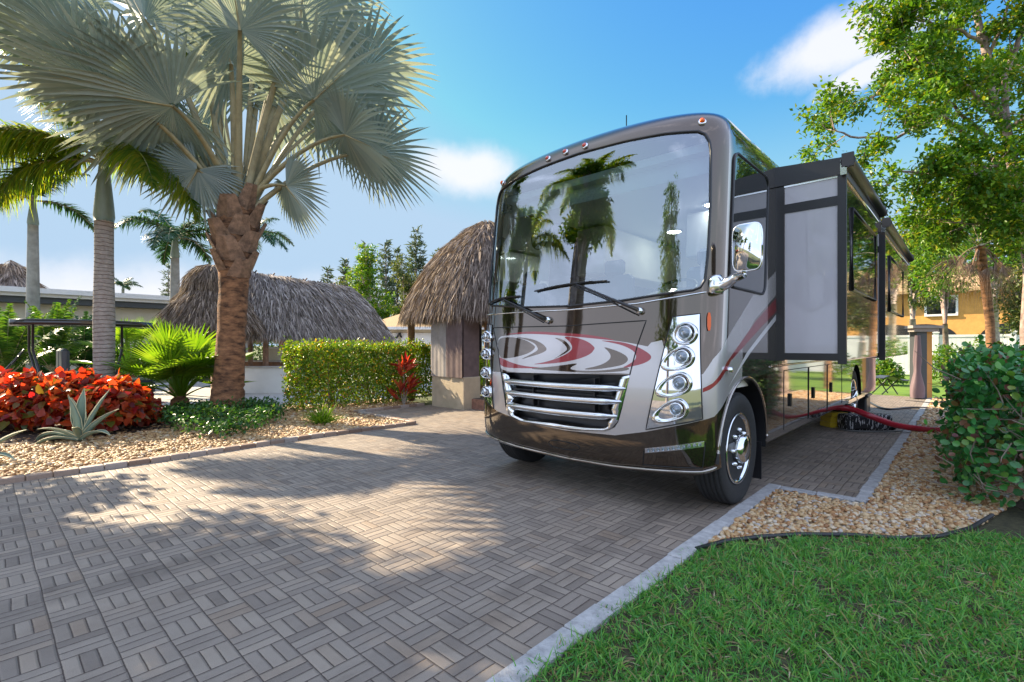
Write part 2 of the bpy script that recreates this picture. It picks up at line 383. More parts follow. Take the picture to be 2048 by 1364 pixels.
ICO = []
def _ico():
    p = (1+5**.5)/2; v = [(-1, p, 0), (1, p, 0), (-1, -p, 0), (1, -p, 0), (0, -1, p), (0, 1, p), (0, -1, -p), (0, 1, -p), (p, 0, -1), (p, 0, 1), (-p, 0, -1), (-p, 0, 1)]
    v = np.array(v)/math.hypot(1, p)
    f = [(0, 11, 5), (0, 5, 1), (0, 1, 7), (0, 7, 10), (0, 10, 11), (1, 5, 9), (5, 11, 4), (11, 10, 2), (10, 7, 6), (7, 1, 8), (3, 9, 4), (3, 4, 2), (3, 2, 6), (3, 6, 8), (3, 8, 9), (4, 9, 5), (2, 4, 11), (6, 2, 10), (8, 6, 7), (9, 8, 1)]
    return v, f
ICO = _ico()
def stones(name, poly, n, s0, s1, mat, near):
    p = sample_poly(poly, n*3); d = -SN*p[:, 0]+CS*p[:, 1]; keep = (d > 1.0) & (RNG.random(len(p)) < np.clip(near/np.maximum(d, .1), 0, 1)**1.2)
    p = p[keep][:n]; n = len(p); d = d[keep][:n]
    sz = RNG.uniform(s0, s1, n)*RNG.uniform(.7, 1.2, n)*np.clip(d/near, 1, 1.5)
    X = rdir(n); X[:, 2] *= .25; X = unit(X); Y = unit(np.cross(np.array([0, 0, 1.])+rdir(n)*.25, X)); Z = np.cross(X, Y)
    P = np.column_stack([p, .006+sz*RNG.uniform(.1, .55, n)])
    m = MB(); jit = ICO[0]*RNG.uniform(.85, 1.12, (12, 1))
    m.scatter(jit, ICO[1], P, X*sz[:, None]*RNG.uniform(.9, 1.35, (n, 1)), Y*sz[:, None]*RNG.uniform(.7, 1, (n, 1)), Z*sz[:, None]*RNG.uniform(.45, .75, (n, 1)))
    return m.build(name, mat, kind='stuff')
sheet('mulch_bed', [(-12.55, -6), (-9.75, -6), (-9.6, .2), (-9.75, 2.2), (-10.2, 2.9), (-12.55, 2.9)], .035, pbr('dark_mulch', (.045, .026, .017), .95, noise=.6, nscale=30, bump=1, bscale=50), depth=.05)
stones('pebbles', GR, 26000, .013, .027, M_PEB, 5.0)
stones('gravel', [(-7.3, -2), (-7.3, 5.2), (-9.38, 5.2), (-9.38, 7.05), (-11, 7.05), (-11, 5), (-11.6, 4), (-11.6, -2)], 19000, .018, .034, M_PEB2, 7.5)
# a few strays on the soil
# lawn blades in clumps
M_GRASS = leaf_mat('grass_blades', [(0, (.05, .19, .04)), (.35, (.085, .29, .055)), (.7, (.16, .39, .06)), (.9, (.27, .42, .09)), (.94, (.28, .20, .09)), (1, (.34, .25, .12))], .3, .5, (1.3, 1.5, .6), spec=.4)
def lawn():
    m = MB(); reg = [(-1.38, .3), (-1.38, EDGE[0][1]-.02)]+[(x, y-.02) for x, y in EDGE[:8]]+[(2.3, 5.0), (3.4, 5.2), (3.4, .3)]
    ncl = 11500
    c = sample_poly(reg, ncl); d = -SN*c[:, 0]+CS*c[:, 1]; c = c[d > .7]
    # bare patches
    f = np.sin(c[:, 0]*5.1+1.3)*np.sin(c[:, 1]*4.3+.4)+.6*np.sin(c[:, 0]*11+c[:, 1]*9)
    c = c[(f > -.95) | (RNG.random(len(c)) < .55)]
    k = RNG.integers(8, 20, len(c)); P = np.repeat(c, k, 0); n = len(P); hgt = np.repeat(RNG.uniform(.6, 1.25, len(c)), k)
    lean = np.repeat(rdir(len(c)), k, 0)*.5+rdir(n)*.8; lean[:, 2] = np.abs(lean[:, 2])*.5+RNG.uniform(.35, 1.0, n)
    P3 = np.column_stack([P+RNG.normal(0, .022, (n, 2)), np.full(n, -.002)])
    blades(m, P3, lean, RNG.uniform(.045, .12, n)*hgt, RNG.uniform(.004, .0085, n), RNG.uniform(.1, .9, n), 0, 3)
    # flat dry litter
    q = sample_poly(reg, 7000); n = len(q); D = rdir(n); D[:, 2] = np.abs(D[:, 2])*.15
    blades(m, np.column_stack([q, RNG.uniform(.002, .02, n)]), D, RNG.uniform(.04, .12, n), RNG.uniform(.003, .007, n), .1, 1, 2)
    m.build('lawn_grass', [M_GRASS, leaf_mat('dry_litter', [(0, (.16, .10, .05)), (.5, (.30, .22, .12)), (1, (.42, .35, .22))], .1, .7)], kind='stuff')
lawn()
# ============================== the motorhome ==============================
NOSE_ORIGIN = Vector((-2.755, 3.70, 0))
# ---- coach shell: x across, y back from the nose, z up --------------------------------------
HW, NOSE_N, NOSE_A = 1.325, 5.0, .46
def _plan_table():
    pts = []
    for i in range(0, 401):
        th = math.pi/2*i/400
        x = HW*math.sin(th)**(2/NOSE_N)
        y = NOSE_A*(1-math.cos(th)**(2/NOSE_N)) + .07*(x/HW)**2
        pts.append((x, y))
    # finer near the centre where the power law jumps
    x0 = pts[1][0]
    pre = [(x0*k/60, .07*(x0*k/60/HW)**2 + NOSE_A*(1-(1-(x0*k/60/HW)**NOSE_N)**(1/NOSE_N))) for k in range(60)]
    pts = pre + pts[1:]
    L = [0]
    for a, b in zip(pts, pts[1:]): L.append(L[-1]+math.hypot(b[0]-a[0], b[1]-a[1]))
    return pts, L
PLAN, PLEN = _plan_table()
ULAST = PLEN[-1]
def plan(u):
    s = 1 if u >= 0 else -1; u = abs(u)
    if u >= ULAST: return s*PLAN[-1][0], PLAN[-1][1]+u-ULAST
    i = max(0, bisect.bisect_right(PLEN, u)-1); i = min(i, len(PLAN)-2)
    t = (u-PLEN[i])/max(1e-9, PLEN[i+1]-PLEN[i])
    return s*(PLAN[i][0]*(1-t)+PLAN[i+1][0]*t), PLAN[i][1]*(1-t)+PLAN[i+1][1]*t
KZ = [(.30,.16,.10),(.36,.07,.04),(.44,.03,.01),(.6,.005,0),(.9,0,0),(1.3,.02,0),(1.75,.07,0),(2.5,.15,0),(3.0,.21,.003),(3.15,.235,.012),
      (3.26,.27,.035),(3.33,.315,.07),(3.385,.39,.125),(3.43,.52,.2),(3.46,.76,.34),(3.475,1.06,.5)]
def _interp(z, k):
    n = len(KZ)
    if z <= KZ[0][0]: return KZ[0][k]
    if z >= KZ[-1][0]: return KZ[-1][k]
    for i in range(n-1):
        if z <= KZ[i+1][0]: break
    def m(j):
        if j == 0: return (KZ[1][k]-KZ[0][k])/(KZ[1][0]-KZ[0][0])
        if j == n-1: return (KZ[-1][k]-KZ[-2][k])/(KZ[-1][0]-KZ[-2][0])
        d0 = (KZ[j][k]-KZ[j-1][k])/(KZ[j][0]-KZ[j-1][0]); d1 = (KZ[j+1][k]-KZ[j][k])/(KZ[j+1][0]-KZ[j][0])
        return 0 if d0*d1 <= 0 else 2*d0*d1/(d0+d1)
    h = KZ[i+1][0]-KZ[i][0]; t = (z-KZ[i][0])/h
    return (2*t**3-3*t*t+1)*KZ[i][k]+(t**3-2*t*t+t)*h*m(i)+(-2*t**3+3*t*t)*KZ[i+1][k]+(t**3-t*t)*h*m(i+1)
def surf(u, z):
    x, y = plan(u)
    ins = _interp(z, 2)
    zz = z + .07*max(0, (z-2.9)/.575)*(1-(x/HW)**2)
    return (x*(1-ins/HW), y+_interp(z, 1), zz)

UEND = 10.33; ZTOP = 3.475; ZB = .45
def S3(u, z, off=0.0):
    x, y, zz = surf(u, z); p = Vector((x, y, zz))+NOSE_ORIGIN
    if off: p = p+SNrm(u, z)*off
    return p
def SNrm(u, z):
    e = .004
    a = Vector(surf(u+e, z))-Vector(surf(u-e, z)); z1, z0 = min(ZTOP, z+e), max(.3, z-e)
    b = Vector(surf(u, z1))-Vector(surf(u, z0)); n = a.cross(b)
    return n.normalized() if n.length > 1e-12 else Vector((0, -1, 0))
def resample(poly, step, closed=True):
    out = []; n = len(poly)
    for i in range(n if closed else n-1):
        a, b = poly[i], poly[(i+1) % n]; L = math.hypot(b[0]-a[0], b[1]-a[1]); k = max(1, math.ceil(L/step))
        out += [(a[0]+(b[0]-a[0])*j/k, a[1]+(b[1]-a[1])*j/k) for j in range(k)]
    return out if closed else out+[poly[-1]]
def smooth_poly(poly, it=2):
    for _ in range(it):
        q = []
        for i in range(len(poly)):
            a, b = poly[i], poly[(i+1) % len(poly)]
            q += [(a[0]*.75+b[0]*.25, a[1]*.75+b[1]*.25), (a[0]*.25+b[0]*.75, a[1]*.25+b[1]*.75)]
        poly = q
    return poly
def skin(mb, domain, holes=(), regions=(), step=.05, off=0.0, step_side=.22, gridz=None, rim=0.0):
    """triangulated patch of the coach surface; regions = [(polygon, material index)], later ones on top. Returns normals"""
    V, E = [], []
    def add(poly):
        i0 = len(V); V.extend(poly); k = len(poly); E.extend([(i0+i, i0+(i+1) % k) for i in range(k)])
    dom = resample(domain, step); add(dom)
    for h in list(holes)+[r[0] for r in regions]: add(resample(h, step))
    a = np.array(dom); lo, hi = a.min(0), a.max(0)
    us = []; u = lo[0]
    while u < hi[0]: us.append(u); u += step if abs(u) < 2.0 else step_side
    zs = gridz if gridz is not None else list(np.arange(lo[1]+step*.6, hi[1], step))
    G = np.array([(u+step*.37*((j % 2)-.5), z) for j, z in enumerate(zs) for u in us]); G = G[inside(dom, G)]
    V2 = [Vector(p) for p in V]+[Vector(p) for p in G]
    vo, eo, fo, *_ = delaunay_2d_cdt(V2, E, [], 0, 1e-5)
    vo = np.array([tuple(v) for v in vo]); F = np.array([f for f in fo if len(f) == 3])
    C = vo[F].mean(1); keep = inside(dom, C)
    for h in holes: keep &= ~inside(h, C)
    F = F[keep]; C = C[keep]; mi = np.zeros(len(F), int)
    for poly, k in regions: mi[inside(poly, C)] = k
    P = np.array([tuple(S3(u, z, off)) for u, z in vo]); Nn = np.array([tuple(SNrm(u, z)) for u, z in vo])
    for k in sorted(set(mi.tolist())):
        pass
    mb.v.append(P); base = mb.n
    mb.l.append((F+base).ravel()); mb.t.append(np.full(len(F), 3)); mb.m.append(mi); mb.sm.append(np.full(len(F), True)); mb.n += len(P)
    if rim:
        rp = [S3(u, z, off) for u, z in dom]; rq = [S3(u, z, off-rim) for u, z in dom]; k = len(dom)
        mb.raw([tuple(p) for p in rp+rq], [(i, k+i, k+(i+1) % k, (i+1) % k) for i in range(k)], 0, False)
        Nn = np.concatenate([Nn, np.array([tuple(SNrm(u, z)) for u, z in dom]*2)])
    return Nn
def arc(cu, cz, r, a0, a1, n=18): return [(cu+r*math.cos(R(a0+(a1-a0)*i/n)), cz+r*math.sin(R(a0+(a1-a0)*i/n))) for i in range(n+1)]
def mir(poly): return [(-u, z) for u, z in reversed(poly)]
def Z2(pts, uv): return pts

M_DARK = pbr('gunmetal_paint', (.092, .068, .048), .05, metal=.88, coat=1, noise=.04, nscale=300)
M_GUN = pbr('bronze_paint', (.30, .265, .23), .07, metal=.9, coat=1)
M_SILV = pbr('silver_pearl_paint', (.47, .44, .425), .24, metal=.45, coat=1, noise=.03, nscale=400)
M_RED = pbr('red_metallic_paint', (.25, .012, .016), .25, metal=.3, coat=1)
M_WHITE = pbr('pale_stripe_paint', (.66, .64, .64), .3, metal=.2, coat=1)
M_BLACK = pbr('satin_black', (.012, .012, .014), .35)
M_RUB = pbr('tyre_rubber', (.018, .018, .018), .75, noise=.3, nscale=60, bump=.15, bscale=120)
M_CHROME = pbr('chrome', (.74, .75, .77), .035, metal=1)
M_CHROME2 = pbr('brushed_chrome', (.72, .73, .75), .17, metal=1)
M_LINE = pbr('panel_gap', (.008, .008, .008), .6)
M_PALE = pbr('slide_panel', (.45, .43, .455), .3, coat=.6, noise=.07, nscale=2.2, stretch=(1, 1, .35))
M_AMBER = pbr('amber_lens', (.75, .11, .004), .2)
M_REDLENS = pbr('clearance_lens', (.55, .05, .02), .15, coat=1)
M_GREY = pbr('interior_grey', (.62, .62, .66), .7)
M_TAN = pbr('interior_beige', (.7, .66, .58), .7)
M_NAVY = pbr('interior_blue', (.10, .12, .2), .6)
def glass_mat(name, tint, boost, rough=.0):
    m, t, out = new_mat(name)
    fr = t.N('Fresnel', {'IOR': boost}).outputs[0]
    g = t.N('BsdfGlossy', {'Color': (.88, .95, 1, 1), 'Roughness': rough}); tr = t.N('BsdfTransparent', {'Color': (*tint, 1)})
    t.l.new(t.N('MixShader', {0: fr, 1: tr, 2: g}).outputs[0], out.inputs[0]); return m
M_GLASS = glass_mat('windshield_glass', (.78, .96, .91), 3.0)
M_TINT = pbr('dark_tinted_glass', (.012, .014, .014), .02, coat=1, ior=1.9)
M_LENS = glass_mat('lamp_lens', (.85, .88, .9), 1.6)

mh = thing('motorhome', 'large dark bronze class A motorhome with red and silver swooshes parked on the pavers', 'motorhome', NOSE_ORIGIN)
fc, rc, ar = 2.0, 7.86, .60
right_side = [(1.40, .42)]
fa = [(fc-.56, .42)]+[(fc+ar*math.cos(R(a)), .50+ar*math.sin(R(a))) for a in range(172, 7, -8)]+[(fc+.60, ZB)]
ra = [(rc-.56, ZB)]+[(rc+.56*math.cos(R(a)), .50+.56*math.sin(R(a))) for a in range(172, 7, -8)]+[(rc+.56, ZB)]
bottom = [(0, .295), (.5, .30), (.95, .33), (1.25, .362), (1.36, .40)]+fa+ra+[(UEND, ZB)]
dom = [(-u, z) for u, z in reversed(bottom)][:-1]+bottom+[(UEND, ZTOP), (-UEND, ZTOP)]
ws_half = [(0, 1.765), (.57, 1.785), (.996, 1.825), (1.15, 1.838), (1.205, 1.86), (1.238, 1.92), (1.252, 2.12), (1.255, 2.52), (1.242, 2.98), (1.228, 3.06), (1.195, 3.125), (1.14, 3.155), (.868, 3.185), (.484, 3.205)]
WS = ws_half+[(0, 3.215)]+[(-u, z) for u, z in reversed(ws_half[1:])]
GRILLE = [(-.86, 1.115), (.665, 1.148), (.645, 1.05), (.60, .86), (.565, .745), (.53, .695), (.47, .662), (.38, .645), (.1, .618), (-.3, .622), (-.58, .632), (-.67, .65), (-.74, .69), (-.775, .75), (-.81, .90), (-.84, 1.03)]
HLR = [(1.004, 1.628), (1.212, 1.648), (1.252, .82), (.812, .705)]
HLL = [(-1.232, 1.64), (-1.09, 1.62), (-.98, .72), (-1.25, .83)]
DECALS = {
    'red_top': [(-0.892, 1.508), (-0.468, 1.54), (-0.068, 1.516), (0.268, 1.492), (0.564, 1.436), (0.372, 1.452), (0.012, 1.484), (-0.468, 1.516)],
    'swoosh': [(-0.972, 1.484), (-0.78, 1.5), (-0.468, 1.516), (0.012, 1.484), (0.372, 1.452), (0.596, 1.428), (0.772, 1.396), (0.93, 1.364), (1.02, 1.34), (1.0, 1.18), (0.90, 1.12), (0.772, 1.13), (0.652, 1.164), (0.284, 1.148), (-0.284, 1.116), (-0.852, 1.124), (-0.9, 1.212)],
    'eye': [(-0.964, 1.476), (-0.7, 1.484), (-0.508, 1.452), (-0.388, 1.396), (-0.372, 1.372), (-0.436, 1.324), (-0.628, 1.276), (-0.86, 1.252), (-0.916, 1.308)],
    'ring1': [(-0.684, 1.484), (-0.46, 1.468), (-0.308, 1.428), (-0.212, 1.364), (-0.268, 1.324), (-0.404, 1.292), (-0.596, 1.244), (-0.428, 1.308), (-0.34, 1.348), (-0.34, 1.372), (-0.388, 1.42), (-0.532, 1.46)],
    'ring2': [(-0.164, 1.476), (-0.028, 1.452), (0.044, 1.396), (0.06, 1.364), (0.02, 1.332), (-0.068, 1.292), (-0.148, 1.26), (-0.044, 1.316), (0.02, 1.356), (0.012, 1.38), (-0.044, 1.428)],
    'red1': [(-0.044, 1.484), (0.124, 1.468), (0.252, 1.428), (0.316, 1.38), (0.316, 1.364), (0.276, 1.316), (0.14, 1.268), (-0.084, 1.228), (-0.444, 1.204), (-0.228, 1.236), (-0.036, 1.292), (0.068, 1.348), (0.076, 1.388), (0.036, 1.436)],
    'red2': [(0.34, 1.444), (0.58, 1.428), (0.724, 1.388), (0.828, 1.332), (0.852, 1.3), (0.828, 1.268), (0.756, 1.236), (0.572, 1.196), (0.668, 1.244), (0.724, 1.292), (0.7, 1.348), (0.596, 1.396), (0.484, 1.42)],
    'dark3': [(0.396, 1.388), (0.524, 1.356), (0.62, 1.316), (0.652, 1.276), (0.612, 1.236), (0.524, 1.212), (0.316, 1.18), (0.18, 1.18), (0.38, 1.22), (0.468, 1.268), (0.484, 1.308), (0.452, 1.348)],
    'red_low': [(-0.916, 1.284), (-0.78, 1.236), (-0.532, 1.188), (-0.228, 1.18), (-0.508, 1.164), (-0.884, 1.164)],
    'dark_low': [(-0.508, 1.164), (-0.124, 1.196), (0.188, 1.244), (0.028, 1.18), (0.18, 1.164), (0.452, 1.18), (0.652, 1.22), (0.66, 1.18), (0.284, 1.148), (-0.084, 1.156)],
}

DECALS = {k: smooth_poly(v, 2) for k, v in DECALS.items()}
DECAL_ORDER = [('swoosh', 1), ('red_top', 2), ('eye', 0), ('ring1', 0), ('ring2', 0), ('red1', 2), ('red2', 2), ('dark3', 0), ('red_low', 2), ('dark_low', 0)]

# side scheme: silver field low on the corner, stripes rising to the rear, dark sill
silver_side = [(1.0, 1.0), (1.25, 1.17), (1.33, 1.29), (1.55, 1.48), (2.1, 1.836), (2.55, 2.03), (3.3, 2.36), (3.3, 2.12), (2.9, 1.93), (2.2, 1.63), (1.9, 1.42), (1.9, 1.10), (1.70, 1.06), (1.55, .98), (1.35, .836), (1.2, .80)]
red_side = [(1.252, 1.028), (1.31, 1.05), (1.372, 1.09), (1.61, 1.268), (2.1, 1.455), (2.92, 1.76), (3.3, 1.90), (3.3, 2.05), (2.9, 1.895), (2.22, 1.615), (1.524, 1.262), (1.332, 1.10), (1.252, 1.06)]
white_side = [(1.572, 1.052), (1.652, 1.10), (2.108, 1.33), (2.924, 1.672), (3.4, 1.86), (3.4, 1.92), (2.924, 1.735), (2.0, 1.33)]
lower_dark = [(-1.7, 1.0), (-1.55, .97), (-1.3, .835), (-1.2, .80), (-.93, .70), (-.5, .63), (0, .608), (.53, .625), (.80, .684), (1.25, .81), (1.35, .838), (1.548, .98), (1.75, 1.06), (2.2, 1.10), (3.2, 1.15), (3.2, .2), (-3.2, .2), (-3.2, 1.1)]
silver_front = [(-1.3, .84), (-1.27, 1.12), (-1.05, 1.11), (-.86, 1.115), (.665, 1.14), (.74, 1.30), (.84, 1.42), (.93, 1.44), (1.0, 1.2), (1.25, 1.17), (1.35, .84), (.8, .6), (0, .55), (-.9, .6)]
regs = [([(1.42, .2), (1.42, 3.36), (UEND-.01, 3.36), (UEND-.01, .2)], 4), (silver_front, 1), (silver_side, 1), (red_side, 2), (white_side, 3), (lower_dark, 0)]
regs += [([(3.2, .2), (3.2, 1.22), (UEND-.01, 1.22), (UEND-.01, .2)], 4), ([(2.62, .2), (2.62, 1.11), (3.2, 1.15), (3.2, .2)], 4)]
for nm, mi in DECAL_ORDER: regs.append((DECALS[nm], mi))
zgrid = sorted(set([round(.3+.05*i, 3) for i in range(58)]+[3.17, 3.19, 3.21, 3.23, 3.25, 3.27, 3.29, 3.31, 3.33, 3.345, 3.36, 3.375, 3.39, 3.4, 3.41, 3.42, 3.43, 3.44, 3.447, 3.454, 3.461, 3.468]))
def rrect(u0, u1, z0, z1, r): return arc(u1-r, z0+r, r, -90, 0, 8)+arc(u1-r, z1-r, r, 0, 90, 8)+arc(u0+r, z1-r, r, 90, 180, 8)+arc(u0+r, z0+r, r, 180, 270, 8)
SIDEWIN = rrect(1.50, 2.45, 1.88, 3.02, .10); LEFTWIN = mir(SIDEWIN)
b = MB(); nrm = skin(b, dom, [WS, GRILLE, LEFTWIN], regs, .045, gridz=zgrid, step_side=.16)
# roof, rear wall, underbody close the shell
us = [.0003]+[.04*i for i in range(1, 56)]+[2.3+(UEND-2.3)*i/14 for i in range(15)]
G = []
for u in us[::-1]:
    l, r = S3(-u, ZTOP), S3(u, ZTOP)
    G.append([tuple(l.lerp(r, j/10)+Vector((0, 0, .02*(1-(j/5-1)**2)))) for j in range(11)])
b.grid(G, 0, True)
nrm = np.concatenate([nrm, np.tile([0, 0, 1.], (len(b.v[-1]), 1))])
G = [[tuple(S3(-UEND, z).lerp(S3(UEND, z), j/6)) for j in range(7)] for z in (ZB, 1, 2, 3, 3.2, 3.3, 3.4, ZTOP)]
b.grid(G, 0, False, True); nrm = np.concatenate([nrm, np.tile([0, 1., 0], (len(b.v[-1]), 1))])
body = b.build('body', [M_DARK, M_SILV, M_RED, M_WHITE, M_GUN, M_BLACK], mh, normals=nrm)
u_ = MB(); y0 = NOSE_ORIGIN.y; x0 = NOSE_ORIGIN.x
u_.box((x0-1.27, y0+.5, .50), (x0+1.27, y0+1.30-.02, .56)); u_.box((x0-.75, y0+.3, .44), (x0+.75, y0+9.1, .50))
u_.box((x0-1.3, y0+1.62, .47), (x0+1.3, y0+6.1, .52)); u_.box((x0-1.3, y0+7.5, .47), (x0+1.3, y0+9.2, .52))
for sx in (-1, 1):       # arch liners
    for yc, rr in ((.87, .61), (6.77, .57)):
        G = [[(x0+sx*q, y0+yc+rr*math.cos(R(a)), .5+rr*math.sin(R(a))) for a in range(-8, 190, 12)] for q in (.80, 1.32)]
        u_.grid(G, 0, True); u_.raw([(x0+sx*.80, y0+yc+rr*math.cos(R(a)), .5+rr*math.sin(R(a))) for a in range(-8, 190, 12)], [tuple(range(17))], 0, False)
u_.build('underbody', M_BLACK, mh)
def seam(name, poly, wdt=.004, closed=False, off=.001, mat=M_LINE, parent=mh):
    p = resample(poly, .04, closed); m = MB(); pts = [S3(u, z, off) for u, z in p]
    if closed: pts.append(pts[0]); 
    m.tube(pts, wdt, 6, 0); return m.build(name, mat, parent)
seam('hood_seam', [(-.86, 1.115), (-.93, 1.35), (-1.06, 1.588), (0, 1.578), (.788, 1.604), (.724, 1.40), (.665, 1.15)], .005)
m = MB(); nr = skin(m, [(u*.998, z) for u, z in WS], step=.06, off=-.004); m.build('windshield', M_GLASS, mh, normals=nr)
seam('windshield_gasket', WS, .011, True, .002, M_BLACK)
seam('cowl_trim', [(-1.24, 1.74), (-.6, 1.735), (0, 1.728), (.7, 1.75), (1.05, 1.79), (1.25, 1.82)], .007, False, .004, M_CHROME2)
# grille: dark recess, chrome surround, three curved bars with pointed ends
g = MB(); back = [S3(u, z, -.10) for u, z in resample(GRILLE, .06)]; front = [S3(u, z, 0) for u, z in resample(GRILLE, .06)]; k = len(front)
g.raw([tuple(p) for p in front+back], [(i, (i+1) % k, k+(i+1) % k, k+i) for i in range(k)]+[tuple(range(k, 2*k))], 0, False)
g.box((x0-.42, y0+.04, .80), (x0-.405, y0+.11, 1.1)); g.box((x0+.30, y0+.04, .80), (x0+.31, y0+.11, 1.1)); g.box((x0-.75, y0+.06, .94), (x0+.55, y0+.09, .955))
grille = g.build('grille', M_BLACK, mh)
def loft(m, sec, mat=0):
    n = len(sec[0]); V = [tuple(p) for s_ in sec for p in s_]
    F = [(i*n+j, i*n+(j+1) % n, (i+1)*n+(j+1) % n, (i+1)*n+j) for i in range(len(sec)-1) for j in range(n)]+[tuple(reversed(range(n))), tuple(range((len(sec)-1)*n, len(sec)*n))]
    m.raw(V, F, mat, True)
for zc, ua, ub, h in ((1.025, -.82, .635, .066), (.912, -.79, .60, .064), (.785, -.76, .56, .064)):
    m = MB(); sec = []
    for i in range(33):
        t = i/32; u = ua+(ub-ua)*t; e = min(1, min(t, 1-t)*9)**.7; hh = h*(.22+.78*e)*.5
        c = S3(u, zc+.012*(2*t-1)**2-.006, .0); nn = SNrm(u, zc); up = Vector((0, 0, 1)); o = .05*e+.012
        sec.append([c+nn*o*.55+up*hh, c+nn*o+up*hh*.45, c+nn*(o*1.02)-up*hh*.1, c+nn*o*.7-up*hh, c-nn*.03-up*hh*.9, c-nn*.03+up*hh*.6])
    loft(m, sec); m.build('grille_bar', M_CHROME2, grille)
# chrome surround: side cheeks and lower lip
m = MB()
for s_, pts in ((1, [(.665, 1.145), (.655, 1.10), (.62, .95), (.555, .74), (.50, .68), (.44, .652), (.25, .632), (.0, .620), (-.3, .625), (-.55, .632), (-.70, .668), (-.765, .73), (-.80, .9), (-.845, 1.08), (-.858, 1.115)]),):
    pts = resample(pts, .03, False); sec = []
    cu, cz = -.1, .95
    for u, z in pts:
        du, dz = cu-u, (cz-z); q = max(abs(du)/.75, 1e-3); L = math.hypot(du, dz); du, dz = du/L, dz/L
        wd = .15 if z > .80 else (.11 if z > .7 else .06)
        a = S3(u, z, .008); c = S3(u+du*wd*.45, z+dz*wd*.45, .012); d = S3(u+du*wd, z+dz*wd, -.05); e = S3(u, z, -.03)
        sec.append([a, c, d, e])
    loft(m, sec)
m.build('grille_surround', M_CHROME, grille)
# headlight clusters: chrome panel, four oval pods with round lamps
def cluster(poly, lamps, sgn):
    m = MB(); nr = skin(m, smooth_poly(poly, 2) if False else poly, step=.03, off=.006, rim=.012)
    pan = m.build('headlight_panel', M_CHROME, mh, normals=nr)
    seam('panel_gap', poly, .005, True, .006, M_LINE, pan)
    for (u, z, r, el) in lamps:
        h = MB(); c = S3(u, z, .0); nn = SNrm(u, z); fw = (nn*.55+Vector((0, -1, 0))*.6).normalized()
        side = Vector((0, 0, 1)).cross(fw).normalized()*1; up = fw.cross(side).normalized()
        # scooped oval bezel, its long end pointing down and towards the middle
        ax = (-side*(.9*sgn if True else 1)-up*.45).normalized(); ay = fw.cross(ax).normalized(); sec = []
        for rr, d in ((1.28, .000), (1.20, .030), (1.06, .036), (.93, .018), (.8, -.0)):
            ring = []
            for q in range(28):
                a = 2*math.pi*q/28; ex = math.cos(a); ln = r*rr*(el if ex > 0 else 1.0)
                ring.append(tuple(c+nn*.008+ax*(ex*ln)+ay*(math.sin(a)*r*rr)+fw*d*(1.3 if ex < .3 else .7)))
            sec.append(ring)
        V = [p for s2 in sec for p in s2]; n = 28
        h.raw(V, [(i*n+j, i*n+(j+1) % n, (i+1)*n+(j+1) % n, (i+1)*n+j) for i in range(4) for j in range(n)]+[tuple(range(4*n, 5*n))], 0, True)
        h.lathe(c+fw*.02, fw, [(r*.80, .0), (r*.80, .045), (r*.70, .055), (r*.66, .048)], 24, 0)
        h.lathe(c+fw*.02, fw, [(r*.66, .05), (r*.5, .022), (r*.22, .005), (0, .0)], 24, 2)
        h.lathe(c+fw*.03, fw, [(r*.28, .0), (r*.27, .03), (r*.2, .042), (0, .046)], 16, 3)
        h.lathe(c+fw*.02, fw, [(r*.66, .05), (r*.55, .060), (r*.3, .068), (0, .071)], 24, 1)
        h.build('headlight', [M_CHROME, M_LENS, M_CHROME2, M_PALE], pan)
lampsR = [(1.118, 1.492, .072, 1.3), (1.105, 1.305, .070, 2.3), (1.092, 1.10, .070, 2.6), (1.072, .895, .066, 2.9)]
cluster(HLR, lampsR, 1)
cluster(HLL, [(-u-.03, z, r*.72, min(el, 1.4)) for u, z, r, el in lampsR], -1)
# bumper: bright lower strip, step moulding, recess, fog lamp
seam('bumper_strip', [(-1.36, .43), (-1.2, .405), (-.7, .36), (0, .335), (.5, .345), (.78, .365), (1.25, .40), (1.36, .43)], .014, False, .008, M_GUN)
seam('corner_panel_seam', [(.79, .53), (.775, .40), (1.25, .43), (1.272, .64)], .005)
seam('tow_cover_seam', smooth_poly([(-.20, .50), (.16, .50), (.16, .43), (-.20, .42)], 2), .0045, True)
m = MB(); nr = skin(m, [(.80, .508), (1.262, .605), (1.262, .645), (.80, .548)], step=.03, off=.006, rim=.01); m.build('fog_light_strip', M_CHROME2, mh, normals=nr)
m = MB()
for i in range(11):
    t = (i+.5)/11; u = .81+.44*t; m.lathe(S3(u, .531+.093*t, .006), SNrm(u, .58), [(.014, 0), (.013, .004), (0, .006)], 12, 0)
m.build('fog_light_lens', M_LENS, mh)
m = MB(); nr = skin(m, smooth_poly([(1.262, 1.655), (1.29, 1.655), (1.296, 1.512), (1.268, 1.512)], 1), step=.02, off=.014, rim=.014); m.build('turn_signal', M_AMBER, mh, normals=nr)
for u, z in ((-.42, 3.268), (-.19, 3.272), (.052, 3.268), (1.175, 3.235), (-1.175, 3.235)):
    m = MB(); nn = SNrm(u, z); m.lathe(S3(u, z, 0), nn, [(.034, 0), (.033, .012), (.026, .018)], 14, 0); m.lathe(S3(u, z, .016), nn, [(.024, 0), (.018, .016), (0, .022)], 14, 1)
    m.build('marker_light', [M_CHROME, M_REDLENS if abs(u) < 1 else M_AMBER], mh)
